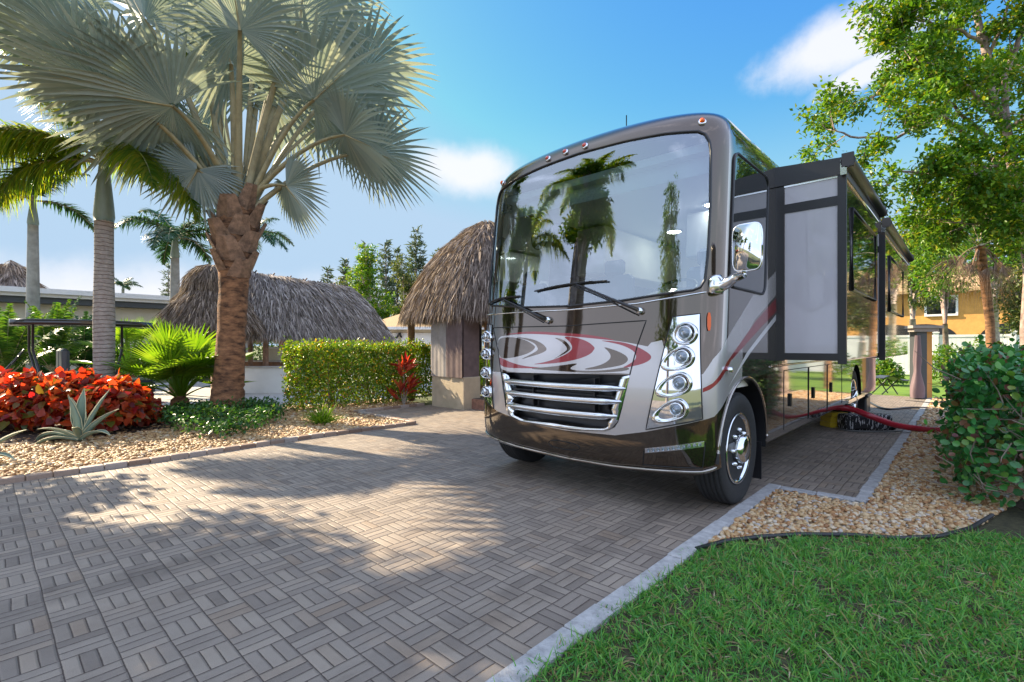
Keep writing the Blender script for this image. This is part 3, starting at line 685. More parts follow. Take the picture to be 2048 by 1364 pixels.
# wipers
for piv, elbow, tip0, tip1 in (((.735, 1.685), (.10, 1.955), (-.42, 1.935), (.41, 1.965)), ((-.22, 1.64), (-.85, 1.88), (-1.20, 1.86), (-.62, 1.90))):
    m = MB(); m.lathe(S3(*piv, 0), SNrm(*piv), [(.032, 0), (.030, .03), (.018, .045)], 14, 1)
    a = S3(*piv, .045); bb = S3(*elbow, .05); m.tube([a, a.lerp(bb, .15)+SNrm(*piv)*.012, a.lerp(bb, .5)+SNrm(.3, 1.8)*.02, bb], [.016, .014, .010, .008], 8, 0)
    a2 = S3(piv[0]-.03, piv[1]-.03, .04); m.tube([a2, a2.lerp(bb, .5)+SNrm(.3, 1.8)*.012, bb+Vector((-.03, 0, -.01))], .006, 6, 0)
    pts = [S3(tip0[0]+(tip1[0]-tip0[0])*i/12, tip0[1]+(tip1[1]-tip0[1])*i/12+.018*math.sin(math.pi*i/12), .018) for i in range(13)]
    m.tube(pts, .009, 6, 0); m.tube([p+SNrm(0, 1.9)*.014 for p in pts[2:-2]], .007, 6, 0)
    m.build('wiper', [M_BLACK, M_CHROME], mh)
# wheels
def wheel(cx, cy, sgn, rear=False):
    o = thing('wheel', None, None, (0, 0, 0)); o.parent = mh; Rr = .49; wd = .26; ax = (sgn, 0, 0)
    c = Vector((cx, cy, Rr)); o.location = c-NOSE_ORIGIN
    m = MB(); c0 = c-Vector(ax)*wd
    prof = [(.30, .02), (.40, .0), (.455, .012), (.48, .035)]
    for q in (.06, .10, .14, .18, .22): prof += [(.489, q-.017), (.489, q+.012), (.478, q+.015), (.478, q+.02)]
    prof += [(.482, .245), (.462, .262), (.42, .270), (.385, .268), (.33, .25), (.30, .235)]
    m.lathe(c0, ax, prof, 64, 0); m.build('tyre', M_RUB, o)
    m = MB(); f = Vector(ax)
    m.lathe(c0, ax, [(.30, .23), (.315, .252), (.305, .262), (.285, .250), (.265, .20), (.245, .165), (.20, .150), (.165, .158), (.15, .19), (.13, .215)], 48, 0)
    m.lathe(c0, ax, [(.13, .20), (.125, .29), (.11, .315), (.06, .325), (0, .326)], 32, 0)
    for i in range(8):
        a = 2*math.pi*i/8+.2; p = c0+Vector((0, math.cos(a)*.225, math.sin(a)*.225))
        m.lathe(p+f*.152, ax, [(.03, 0), (.032, .006), (.026, .008), (0, .004)], 14, 1)
    m.build('rim', [M_CHROME, M_LINE], o)
    for i in range(8):
        a = 2*math.pi*i/8; p = c0+Vector((0, math.cos(a)*.165, math.sin(a)*.165)); l = MB()
        l.lathe(p+f*.15, ax, [(.021, 0), (.021, .09), (.017, .11), (.012, .125), (0, .128)], 10, 0); l.build('lug_nut_cover', M_CHROME, o)
    return o
XR, XL = x0+1.325, x0-1.325
wheel(XR-.045, y0+.86, 1); wheel(XL+.045, y0+.86, -1); wheel(XR-.045, y0+6.77, 1, True); wheel(XL+.045, y0+6.77, -1, True)
m = MB(); m.tube([(XR-.1, y0+1.5, .50), (XR-.12, y0+1.52, .30), (XR-.10, y0+1.54, .2)], [.02, .02, .015], 6); m.box((XR-.32, y0+1.46, .10), (XR-.04, y0+1.475, .46)); m.build('mud_flap', M_BLACK, mh)
# side details (right flank, lit by the lawn)
def side_y(y): return y0+y
sx_ = XR
m = MB(); nr = skin(m, LEFTWIN, step=.06, off=-.004); m.build('side_window', glass_mat('side_glass', (.6, .68, .64), 1.5), mh, normals=nr)
seam('window_frame', LEFTWIN, .011, True, .004, M_BLACK)
m = MB(); nr = skin(m, SIDEWIN, step=.06, off=.006, rim=.008); sw = m.build('side_window', M_TINT, mh, normals=nr)
seam('window_frame', SIDEWIN, .011, True, .008, M_BLACK, sw)
for u0, u1 in ((3.22, 4.3), (4.34, 5.4), (5.44, 6.5)):
    seam('bay_door_seam', [(u0, .5), (u0, 1.13), (u1, 1.13), (u1, .5)], .004)
    c = S3((u0+u1)/2-.3, .80, .0); m = MB(); m.box((c.x, c.y-.03, c.z-.07), (c.x+.018, c.y+.03, c.z+.07), 0, .006); m.build('bay_door_handle', M_BLACK, mh)
seam('arch_trim', [(fc+.615*math.cos(R(a)), .50+.615*math.sin(R(a))) for a in range(176, -4, -6)], .012, False, .002, M_GUN)
seam('side_moulding', [(2.7, 1.19), (6.9, 1.19)], .012, False, .004, M_GUN)
m = MB(); m.lathe(S3(1.52, 1.20, 0), (1, 0, 0), [(.028, 0), (.026, .03), (.02, .045), (0, .048)], 14); m.build('door_latch', M_CHROME, mh)
m = MB(); m.box((XR-.02, side_y(5.9), .44), (XR+.012, side_y(7.6), .5)); m.build('sill_plate', M_CHROME2, mh)
# mirror on the near corner
mi = MB(); A = S3(1.34, 1.86, .0)
mi.lathe(A+Vector((.0, -.03, -.06)), (0, 0, 1), [(.05, 0), (.062, .02), (.062, .11), (.045, .15)], 16, 0)
tip = Vector((XR+.20, A.y-.10, 1.93)); mi.tube([A+Vector((.02, -.02, 0)), A+Vector((.10, -.06, .02)), A+Vector((.16, -.08, .05)), tip], [.05, .042, .036, .03], 12, 0)
mirror = mi.build('mirror_arm', M_CHROME, mh)
hd = MB(); hc = tip+Vector((.02, .0, .20)); nb = Vector((-.06, -1, .03)).normalized(); sd = Vector((nb.y, -nb.x, 0))*-1; up = Vector((0, 0, 1))
sec = []
for d, s_ in ((-.10, .45), (-.085, .8), (-.05, .96), (.0, 1.0), (.012, .98)):
    ring = []
    for q in range(32):
        a = 2*math.pi*q/32; ca, sa = math.cos(a), math.sin(a); n_ = .42
        ring.append(hc+sd*(.105*s_*math.copysign(abs(ca)**n_, ca))+up*(.175*s_*math.copysign(abs(sa)**n_, sa))-nb*-d)
    sec.append(ring)
loft(hd, sec); hd.tube([tuple(p) for p in sec[-2]]+[tuple(sec[-2][0])], .009, 6, 1); mirror_head = hd.build('mirror_head', [M_CHROME, M_CHROME2], mirror)
# slide-outs
def slide(ya, yb, zb, zt, out, win):
    xo = XR+out; s = MB(); bv = .012
    s.box((XR-.2, side_y(ya), zb), (xo, side_y(yb), zt-.02), 0, bv)
    so = s.build('slide_out', M_GUN, mh)
    f = MB(); yf = side_y(ya)
    f.box((XR-.02, yf-.012, zb-.01), (XR+.075, yf+.01, zt), 1); f.box((xo-.055, yf-.022, zb-.03), (xo+.014, yf+.02, zt), 1)
    f.box((XR+.075, yf-.012, zb), (xo-.055, yf+.01, zb+.07), 1); f.box((XR+.075, yf-.012, zt-.38), (xo-.055, yf+.01, zt-.29), 1)
    f.box((XR+.08, yf-.006, zb+.07), (xo-.058, yf+.012, zt-.38), 0); f.box((XR+.08, yf-.007, zt-.29), (xo-.058, yf+.011, zt-.12), 0)
    f.box((XR+.075, yf-.014, zt-.12), (xo-.055, yf+.01, zt-.095), 2)
    f.build('slide_end_panel', [M_PALE, M_BLACK, M_CHROME2], so)
    a = MB(); xs = xo+.035
    a.tube([(xs, yf-.06, zt-.0), (xs, side_y(yb)+.05, zt-.0)], .055, 18, 0)
    a.raw([(XR-.02, yf-.03, zt+.10), (xs, yf-.03, zt+.055), (xs, side_y(yb), zt+.055), (XR-.02, side_y(yb), zt+.10), (XR-.02, yf-.03, zt-.10), (xs-.03, yf-.03, zt-.10), (xs-.03, side_y(yb), zt-.10), (XR-.02, side_y(yb), zt-.10)],
          [(0, 1, 2, 3), (4, 7, 6, 5), (0, 4, 5, 1), (2, 6, 7, 3), (1, 5, 6, 2), (0, 3, 7, 4)], 0, False)
    for yy in (yf-.075, side_y(yb)+.05):
        a.lathe((xs, yy, zt), (0, 1, 0), [(.06, 0), (.06, .03)], 16, 0, False); a.box((xs-.05, yy-.004, zt-.05), (xs+.045, yy+.034, zt+.075), 0)
        a.box((xs-.06, yy, zt-.12), (xs-.01, yy+.03, zt+.02), 1)
    a.tube([(xs-.04, yf-.02, zt-.12), (xs-.04, side_y(yb), zt-.12)], .018, 8, 1)
    a.build('slide_topper_awning', [M_BLACK, M_CHROME2], so)
    w_ = MB(); wy0, wy1 = side_y(ya+win[0]), side_y(ya+win[1]); w_.box((xo-.01, wy0, win[2]), (xo+.008, wy1, win[3]), 0, .004)
    wd = w_.build('slide_window', M_TINT, so); fr = MB(); q = xo+.008
    fr.tube([(q, wy0, win[2]), (q, wy1, win[2]), (q, wy1, win[3]), (q, wy0, win[3]), (q, wy0, win[2]), (q, wy1, win[2])], .016, 8, 0); fr.build('window_frame', M_BLACK, wd)
    return so
slide(1.82, 4.12, 1.25, 3.10, .585, (.35, 2.0, 1.95, 2.75))
slide(4.78, 8.45, 1.22, 3.06, .585, (.6, 2.6, 1.9, 2.7))
# antenna on the roof
m = MB(); p = S3(-.05, 3.47)+Vector((0, .25, .0)); m.tube([p, p+Vector((0, 0, .06))], .018, 8); m.tube([p, p+Vector((-.005, .01, .42))], .0055, 6); m.build('antenna', M_BLACK, mh)
m = MB(); p = S3(1.2, 3.44)+Vector((-.05, .12, .02)); m.lathe(p, (0, 0, 1), [(.05, 0), (.035, .03), (0, .05)], 12); m.build('roof_marker', M_BLACK, mh)
# cab seen through the windshield
lamp_m, lt, lo_ = new_mat('lit_ceiling_lamp'); lt.l.new(lt.N('Emission', {'Color': (1, .95, .88, 1), 'Strength': 17}).outputs[0], lo_.inputs[0])
for cx_, cy_ in ((.62, 2.0), (-.3, 3.0)):  # one lamp is seen; the second is added to brighten the cab
    m = MB(); m.lathe((x0+cx_, y0+cy_, 3.018), (0, 0, -1), [(.12, 0), (.12, .012), (.095, .018)], 20, 0); m.lathe((x0+cx_, y0+cy_, 2.999), (0, 0, -1), [(.09, 0), (.06, .008), (0, .01)], 20, 1); m.build('ceiling_light', [M_CHROME2, lamp_m], mh)
i_ = MB()
i_.box((x0-1.25, y0+.55, 1.02), (x0+1.25, y0+8.5, 1.10), 0)
i_.build('cab_floor', M_TAN, mh)
i_ = MB(); G = [[(x0-1.24+2.48*j/12, y0+yy+.28*(abs(j-6)/6)**3, zz) for j in range(13)] for yy, zz in ((.20, 1.73), (.35, 1.80), (.72, 1.82), (.85, 1.76), (.88, 1.15))]
i_.grid(G, 0, True, True); i_.lathe((x0+.62, y0+.72, 1.74), (0, -.5, .87), [(.30, -.1), (.28, .06), (.22, .11), (0, .13)], 24, 1); i_.build('dashboard', [M_GREY, M_PALE], mh)
i_ = MB(); i_.box((x0-1.24, y0+.75, 3.02), (x0+1.24, y0+8.4, 3.10), 0); i_.box((x0-1.2, y0+.5, 3.05), (x0+1.2, y0+.75, 3.12), 0)
i_.box((x0+.2, y0+2.4, 3.0), (x0+.6, y0+2.7, 3.02), 1); i_.build('cab_ceiling', [M_GREY, M_PALE], mh)
i_ = MB(); i_.box((x0-1.22, y0+.62, 2.90), (x0+1.22, y0+.66, 3.10), 0); i_.build('sun_shade', M_GREY, mh)
i_ = MB(); i_.box((x0-1.24, y0+4.4, 1.1), (x0-.2, y0+4.5, 3.02), 0); i_.box((x0-.2, y0+5.4, 1.1), (x0+1.24, y0+5.5, 3.02), 1); i_.build('cabin_partition', [M_TAN, M_NAVY], mh)
i_ = MB(); i_.box((x0+.25, y0+2.1, 2.45), (x0+1.2, y0+5.3, 2.98), 0, .02); i_.box((x0-1.2, y0+1.9, 2.35), (x0-.75, y0+4.3, 2.98), 1, .02); i_.build('overhead_cabinet', [M_PALE, M_TAN], mh)
i_ = MB(); i_.box((x0+.3, y0+5.36, 1.75), (x0+.75, y0+5.39, 2.05), 0); i_.box((x0+.34, y0+5.35, 1.79), (x0+.71, y0+5.362, 2.01), 1); i_.build('wall_picture', [M_WHITE, M_GREY], mh)
for sx in (-.62, .62):
    i_ = MB(); i_.box((x0+sx-.28, y0+1.35, 1.5), (x0+sx+.28, y0+1.9, 1.64), 0, .05); i_.box((x0+sx-.27, y0+1.85, 1.55), (x0+sx+.27, y0+2.02, 2.3), 0, .05); i_.box((x0+sx-.15, y0+1.88, 2.3), (x0+sx+.15, y0+1.98, 2.5), 0, .04)
    i_.build('cab_seat', M_NAVY, mh)
i_ = MB(); cc = Vector((x0+.62, y0+1.0, 1.95)); aa = Vector((0, -.55, .83)).normalized(); e1 = Vector((1, 0, 0)); e2 = aa.cross(e1)
i_.tube([cc+(e1*math.cos(2*math.pi*k/24)+e2*math.sin(2*math.pi*k/24))*.21 for k in range(25)], .016, 8); i_.tube([cc-e1*.2, cc+e1*.2], .014, 6); i_.tube([cc, cc-aa*.25], .03, 8); i_.build('steering_wheel', M_BLACK, mh)
i_ = MB(); fcn = Vector((x0-1.0, y0+.85, 2.66)); i_.tube([fcn+Vector((math.cos(2*math.pi*k/24)*.12, 0, math.sin(2*math.pi*k/24)*.12)) for k in range(25)], .008, 6)
i_.tube([fcn, fcn+Vector((0, .05, .3))], .012, 6); i_.lathe(fcn+Vector((0, .03, 0)), (0, -1, 0), [(.045, 0), (.035, .05), (0, .06)], 12)
for k in range(5):
    a = 2*math.pi*k/5; e = Vector((math.cos(a), 0, math.sin(a))); f_ = Vector((-math.sin(a), 0, math.cos(a))); i_.obox(fcn+e*.068, e*.045, f_*.026+Vector((0, .012, 0)), Vector((0, .002, 0)))
i_.build('dash_fan', M_BLACK, mh)
# ============================== palms, trees, hedges and plants ==============================
UP = np.array([0, 0, 1.])
M_BIS = leaf_mat('silver_palm_leaf', [(0, (.16, .255, .29)), (.5, (.27, .365, .385)), (1, (.42, .475, .45))], .32, .38, (1.3, 1.25, .9), spec=.6, under=(.27, .285, .225))
M_PET = pbr('palm_petiole', (.30, .255, .14), .6, noise=.25, nscale=6)
M_BARK = pbr('palm_bark', (.095, .036, .015), .9, noise=.75, nscale=5, bump=1, bscale=16, var=(.20, .095, .042), stretch=(1, 1, 2.6))
M_BOOT = pbr('leaf_base', (.24, .145, .09), .85, noise=.5, nscale=10, bump=.8, bscale=50)
M_FOX = leaf_mat('feather_palm_leaf', [(0, (.04, .105, .015)), (.5, (.085, .16, .02)), (1, (.16, .185, .025))], .6, .4, (3.4, 2.6, .4))
M_ARECA = leaf_mat('arching_palm_leaf', [(0, (.03, .09, .015)), (.6, (.06, .14, .02)), (1, (.12, .18, .025))], .45, .4, (1.8, 1.7, .5))
M_DKPALM = leaf_mat('dark_palm_leaf', [(0, (.015, .06, .022)), (1, (.04, .10, .03))], .3, .4)
M_LIME = leaf_mat('lime_fan_leaf', [(0, (.09, .19, .015)), (.6, (.15, .26, .02)), (1, (.21, .31, .03))], .5, .4, (1.6, 1.6, .5))
M_HEDGE = leaf_mat('hedge_leaf', [(0, (.05, .12, .014)), (.5, (.10, .20, .02)), (.85, (.17, .25, .03)), (.93, (.28, .20, .04)), (1, (.30, .13, .05))], .4, .35, (1.8, 1.6, .5), big=1.2)
M_CLUS = leaf_mat('round_hedge_leaf', [(0, (.025, .12, .03)), (.45, (.045, .20, .05)), (.74, (.10, .29, .05)), (.82, (.17, .30, .05)), (.88, (.16, .07, .03)), (.95, (.20, .09, .05)), (1, (.15, .04, .04))], .22, .28, (1.4, 1.6, .5), spec=.5)
M_RED = leaf_mat('copper_leaf', [(0, (.06, .010, .008)), (.2, (.20, .02, .012)), (.45, (.38, .06, .018)), (.72, (.50, .15, .025)), (.84, (.26, .02, .03)), (.9, (.14, .12, .02)), (1, (.08, .14, .02))], .5, .35, (2.0, .9, .6), spec=.5)
M_GREEN = leaf_mat('broad_leaf', [(0, (.03, .10, .014)), (.45, (.065, .17, .02)), (.85, (.12, .23, .026)), (1, (.23, .23, .03))], .4, .38, (1.9, 1.6, .5), big=.9)
M_OLIVE = leaf_mat('olive_leaf', [(0, (.05, .09, .025)), (.6, (.09, .13, .04)), (1, (.16, .17, .05))], .35, .5, (1.6, 1.4, .6))
M_PINE = leaf_mat('pine_needle', [(0, (.035, .065, .04)), (.6, (.07, .10, .065)), (1, (.12, .15, .10))], .25, .6)
M_COVER = leaf_mat('ground_cover_leaf', [(0, (.015, .06, .015)), (.6, (.035, .11, .02)), (1, (.09, .18, .03))], .3, .35)
M_AGAVE = leaf_mat('agave_leaf', [(0, (.16, .24, .19)), (1, (.22, .30, .23))], .12, .5, (1.2, 1.3, .7))
M_AGEDGE = pbr('agave_margin', (.50, .48, .30), .6)
M_TRUNK = pbr('smooth_bark', (.30, .24, .21), .85, noise=.4, nscale=7, bump=.5, bscale=30, var=(.34, .28, .25))
M_PINKBARK = pbr('pinkish_bark', (.19, .115, .09), .8, noise=.5, nscale=6, bump=.5, bscale=30, var=(.31, .23, .20))
M_STRAW = leaf_mat('dry_frond', [(0, (.15, .085, .055)), (.6, (.25, .16, .11)), (1, (.36, .26, .19))], .25, .7, (1.2, 1, .8))
M_TWIG = pbr('twig', (.20, .16, .12), .9)
def ringed_mat():
    m, t, out = new_mat('ringed_palm_trunk'); pos = t.N('TexCoord').outputs['Object']
    z = t.N('SeparateXYZ', {0: pos}).outputs[2]; nz = t.noise(pos, 3, 3).outputs[0]
    s = t.M('FRACT', t.M('ADD', t.M('MULTIPLY', z, 13), t.M('MULTIPLY', nz, 1.6)))
    ring = t.mapr(s, .0, .22, 0, 1, True); mo = t.noise(pos, 9, 5, .65).outputs[0]
    c = t.ramp(mo, [(.3, (.24, .20, .175)), (.7, (.38, .34, .30))])
    c = t.mix(ring, (.13, .10, .085, 1), c)
    p = t.N('BsdfPrincipled', {'Base Color': c, 'Roughness': .85}); t.put(p.inputs['Normal'], t.N('Bump', {'Height': ring, 'Strength': .6, 'Distance': .02}))
    t.l.new(p.outputs[0], out.inputs[0]); return m
M_RING = ringed_mat()
M_SHAFT = pbr('crownshaft', (.21, .24, .17), .5, noise=.25, nscale=4, stretch=(1, 1, .3))
M_GREYT = pbr('grey_palm_trunk', (.27, .26, .23), .85, noise=.25, nscale=5)

def bez(p0, p1, p2, n=8):
    p0, p1, p2 = map(np.asarray, (p0, p1, p2)); t = np.linspace(0, 1, n)[:, None]
    return (1-t)**2*p0+2*t*(1-t)*p1+t*t*p2
def fan_blade(mb, hub, axis, normal, rad, nseg=46, spread=150, fold=.35, droop=.35, join=.55, mat=0, back=.6, stiff=.12):
    """costapalmate fan: pleated segments joined to `join` of their length, free pointed tips"""
    axis = np.asarray(axis, float); normal = np.asarray(normal, float)
    axis = axis/np.linalg.norm(axis); side = np.cross(axis, normal); side /= np.linalg.norm(side); normal = np.cross(side, axis)
    ts = np.array([.03, .18, .36, join, join+(1-join)*.35, join+(1-join)*.7, 1.0]); dphi = R(spread)*2/nseg
    V = []; F = []; n0 = 0
    for i in range(nseg):
        ph = -R(spread)+dphi*(i+.5); L = rad*(back+(1-back)*math.cos(ph*.5)**1.0)*random.uniform(.93, 1.05)
        f = fold*abs(math.sin(ph*.5))**1.3; tip_twist = random.uniform(-.06, .06); tip_drop = random.uniform(.6, 1.3)
        d = axis*math.cos(ph+0)+side*math.sin(ph)+normal*f; d = d/np.linalg.norm(d)
        pd = -axis*math.sin(ph)+side*math.cos(ph)
        for k, t in enumerate(ts):
            c = hub+d*L*t-UP*droop*rad*(max(0, t-.25)**2)*tip_drop*(1 if t > join else .8)
            if t <= join: hw = L*t*math.tan(dphi/2)*1.02
            else:
                q = (t-join)/(1-join); hw = L*join*math.tan(dphi/2)*(1-q)**.8*(.96-.1*q)
            c = c+pd*tip_twist*max(0, t-join)*L
            pl = hw*.55
            V += [c-pd*hw-normal*pl, c+normal*pl*.4, c+pd*hw-normal*pl]
        m = len(ts)
        for k in range(m-1):
            a = n0+3*k; F += [(a, a+1, a+4, a+3), (a+1, a+2, a+5, a+4)]
        n0 += 3*m
    mb.raw(V, F, mat, False)
def petiole(mb, pts, w0, w1, mat=1):
    n = len(pts); mb.tube([tuple(p) for p in pts], [w0+(w1-w0)*(i/(n-1))**.7 for i in range(n)], 6, mat, sx=1.6)
def fan_frond(parent, base, hub, axis, normal, rad, mats, mid=None, name='frond', w=(.055, .022), **kw):
    base, hub = np.asarray(base, float), np.asarray(hub, float)
    mid = base*.45+hub*.55+np.array([0, 0, .22*np.linalg.norm(hub-base)]) if mid is None else np.asarray(mid, float)
    m = MB(); pts = bez(base, mid, hub, 9); petiole(m, pts, *w)
    ax = np.asarray(axis, float); e = hub+ax/np.linalg.norm(ax)*rad*.42-UP*.03*rad
    m.tube([tuple(p) for p in bez(hub, (hub+e)/2+np.asarray(normal)*.0, e, 5)], [w[1], w[1]*.8, w[1]*.6, w[1]*.4, .003], 5, 1)
    fan_blade(m, hub, axis, normal, rad, **kw)
    return m.build(name, mats, parent)

# --- the silver fan palm ---
bp = thing('fan_palm', 'big silver blue fan palm with a rough brown trunk beside the driveway', 'palm tree', (-10.4, 3.25, 0))
B0 = np.array([-10.4, 3.25, 0.]); CT = np.array(at(476, 395, 9.75)); CT[2] = 4.25
m = MB(); pts = [B0+np.array([0, 0, -.05]), B0+np.array([.0, .0, .35]), B0*.82+CT*.18, B0*.6+CT*.4, B0*.35+CT*.65, B0*.12+CT*.88, CT]
pts = [tuple(p) for p in pts]; fine = []; rr = [.40, .30, .255, .245, .27, .34, .32]; fr = []
for i in range(len(pts)-1):
    for k in range(7): fine.append(tuple(np.array(pts[i])*(1-k/7)+np.array(pts[i+1])*k/7)); fr.append((rr[i]*(1-k/7)+rr[i+1]*k/7)*random.uniform(.955, 1.045))
m.tube(fine+[pts[-1]], fr+[.30], 22, 0, wob=.07)
m.build('trunk', M_BARK, bp)
for i in range(24):                                                 # cut leaf bases on the upper trunk
    t = .66+.34*(i/23); a = i*2.39996; c = B0+(CT-B0)*t; o = np.array([math.cos(a), math.sin(a), 0.]); r0 = np.interp(t, [0, .4, .65, .88, 1], [.31, .245, .27, .34, .30])
    L = random.uniform(.34, .52); d = unit(o*.34+UP*.95)
    s_ = np.cross(UP, o); mm = MB(); sec = []; ww = random.uniform(.85, 1.3); d = unit(d+s_*random.uniform(-.28, .28))
    for q, (hw, th, lift) in enumerate(((.21, .05, 0), (.19, .05, .33), (.15, .04, .7), (.115, .03, 1.0))):
        hw *= ww; cc = c+o*(r0-.03+.07*lift)+d*L*lift-UP*.1; nrm_ = unit(np.cross(s_, d))
        sec.append([Vector(cc-s_*hw-nrm_*th*.4), Vector(cc+nrm_*th), Vector(cc+s_*hw-nrm_*th*.4), Vector(cc-nrm_*th)])
    loft(mm, sec); mm.sm = [False]*len(mm.sm); mm.build('leaf_base', M_BOOT, bp)
camdir = np.array([-SN, CS, 0.]); camright = np.array([CS, SN, 0.])
def hubpt(x, y, d): return np.array(at(x, y, d))
def frond_to(x, y, d, axis2, face, rad, **kw):
    """hub at a photo pixel, blade axis given in picture terms (right, up, away), blade face likewise"""
    hub = hubpt(x, y, d); ax = camright*axis2[0]+UP*axis2[1]+camdir*axis2[2]; fc_ = camright*face[0]+UP*face[1]+camdir*face[2]
    a = math.atan2(*(hub-CT)[:2][::-1]); base = CT+np.array([math.cos(a)*.22, math.sin(a)*.22, random.uniform(-.25, .15)])
    return fan_frond(bp, base, hub, ax, fc_, rad, [M_BIS, M_PET], **kw)
fr_list = [  # hub pixel, depth, axis (right, up, away), face, radius
    (462, 128, 9.0, (-.15, .75, -.35), (0, .45, 1), 1.62), (345, 212, 8.2, (-.85, .05, -.45), (.1, .8, .7), 1.75), (628, 200, 9.3, (.75, .45, -.35), (-.3, .5, .8), 1.75),
    (745, 306, 10.0, (.95, -.2, .1), (.1, .75, .65), 1.35), (150, 95, 8.1, (-.9, .25, .0), (.2, .9, .4), 1.75), (572, 372, 9.6, (.6, -.75, .1), (.5, .4, .8), .95),
    (395, 340, 9.0, (-.55, -.75, .1), (-.3, .4, .8), .9), (640, 70, 10.2, (.55, .75, .1), (-.4, .4, .8), 1.7), (720, 150, 10.4, (.85, .4, .2), (-.3, .8, .5), 1.7),
    (290, 40, 8.7, (-.5, .85, .2), (.5, .4, .8), 1.75), (520, 10, 10.6, (.2, .95, .2), (0, .3, 1), 1.7), (255, 130, 8.9, (-.8, .45, .3), (.4, .8, .4), 1.65),
    (400, 60, 10.9, (-.3, .9, .3), (.2, .4, .9), 1.6), (590, 120, 11.0, (.5, .75, .4), (-.3, .6, .7), 1.6), (680, 240, 11.0, (.8, .2, .5), (0, .8, .5), 1.5),
    (330, 300, 11.0, (-.7, -.1, .6), (0, .9, .3), 1.3),
    (480, 60, 8.3, (.1, .8, -.5), (0, .55, .8), 1.5), (380, -40, 9.4, (-.3, .9, -.1), (.2, .3, .9), 1.7), (610, -50, 9.6, (.35, .9, -.1), (-.2, .3, .9), 1.7),
    (215, 175, 7.8, (-.8, .1, -.5), (.2, .8, .5), 1.55), (60, 50, 8.6, (-.9, .1, .1), (.2, .9, .3), 1.6), (300, 235, 8.9, (-.75, -.35, -.2), (.1, .8, .6), 1.5), (690, 270, 9.4, (.8, -.35, -.2), (-.1, .8, .6), 1.35), (520, 175, 10.4, (.2, .7, .3), (0, .4, .9), 1.5), (440, 190, 10.4, (-.3, .6, .3), (0, .4, .9), 1.5), (590, 235, 10.8, (.5, .35, .5), (0, .7, .6), 1.45), (600, 40, 9.0, (.3, .8, -.4), (-.2, .5, .8), 1.6), (170, 20, 9.6, (-.7, .6, .1), (.3, .8, .5), 1.6)]
for (x, y, d, ax, fc_, rad) in fr_list:
    frond_to(x, y, d, ax, fc_, rad*random.uniform(1.03, 1.14), nseg=random.randint(44, 54), spread=random.uniform(142, 165), fold=random.uniform(.2, .55), droop=random.uniform(.16, .42), join=random.uniform(.5, .62))
m = MB(); blades(m, np.array([CT+np.array([0, 0, .1])]*14), unit(rdir(14)*.35+UP), RNG.uniform(.8, 1.8, 14), .09, .05, 0, 4); m.build('new_spear', [M_BIS], bp)

# --- feather palms ---
def feather(parent, base, d0, length, g, mats, nl=70, ll=.5, lw=.035, rings=(0, 180), hang=.35, name='frond', r0=.03, plume=.12):
    base = np.asarray(base, float); d = unit(np.asarray(d0, float)); N = 26; ds = length/N; pts = [base]; dirs = [d]
    for i in range(N): d = unit(d-UP*g*ds*(.35+1.1*i/N)); pts.append(pts[-1]+d*ds); dirs.append(d)
    pts = np.array(pts); dirs = np.array(dirs); m = MB()
    m.tube([tuple(p) for p in pts[::2]], [r0*(1-.9*i/(len(pts[::2])-1)) for i in range(len(pts[::2]))], 5, 1)
    s = np.linspace(.14, .995, nl); ii = s*N; lo = np.clip(ii.astype(int), 0, N-1); fr_ = (ii-lo)[:, None]
    P = pts[lo]*(1-fr_)+pts[lo+1]*fr_; T = dirs[lo]; S = unit(np.cross(T, UP)); U = np.cross(S, T)
    for sg in (-1, 1):
        for rep in range(2):
            q = sg*S*RNG.uniform(.75, 1.0, (nl, 1))+U*RNG.normal(.12, plume+.08, (nl, 1))+T*RNG.uniform(.35, .7, (nl, 1))
            L = ll*np.sin(np.clip(s*1.06-.02, 0, 1)*math.pi*.86+.30)*RNG.uniform(.85, 1.1, nl)
            blades(m, P+T*RNG.normal(0, .012, (nl, 1)), q, np.maximum(.08, L), lw, RNG.uniform(hang*.6, hang*1.4, nl), 0, 4, out=U)
    return m.build(name, mats, parent)
def feather_palm(name, label, base, top_z, r_base, r_top, fronds, mats, group=None, shaft=1.2, trunk=M_RING, lean=(0, 0), **kw):
    base = np.asarray(base, float); o = thing(name, label, 'palm tree', tuple(base), group)
    top = base+np.array([lean[0], lean[1], top_z]); m = MB(); k = 16
    pts = [tuple(base+(top-base)*i/k-(UP*.05 if i == 0 else 0)) for i in range(k+1)]
    rad = [np.interp(i/k, [0, .06, .25, .5, .8, 1], [r_base*1.25, r_base*1.04, r_base, r_base*1.04, r_base*.9, r_top]) for i in range(k+1)]
    m.tube(pts, rad, 20, 0); m.build('trunk', trunk, o)
    m = MB(); m.tube([tuple(top+UP*shaft*t-UP*.02) for t in (0, .08, .25, .5, .75, 1)], [r_top*1.0, r_top*1.12, r_top*1.02, r_top*.82, r_top*.62, r_top*.4], 18, 0); m.build('crownshaft', M_SHAFT, o)
    for (az, el, L, g) in fronds:
        d = camright*math.cos(R(az))*math.cos(R(el))+camdir*math.sin(R(az))*math.cos(R(el))+UP*math.sin(R(el))
        feather(o, top+UP*shaft*random.uniform(.82, 1.0), d, L, g, mats, **kw)
    return o
FB = camxy(-7.72, 9.35)
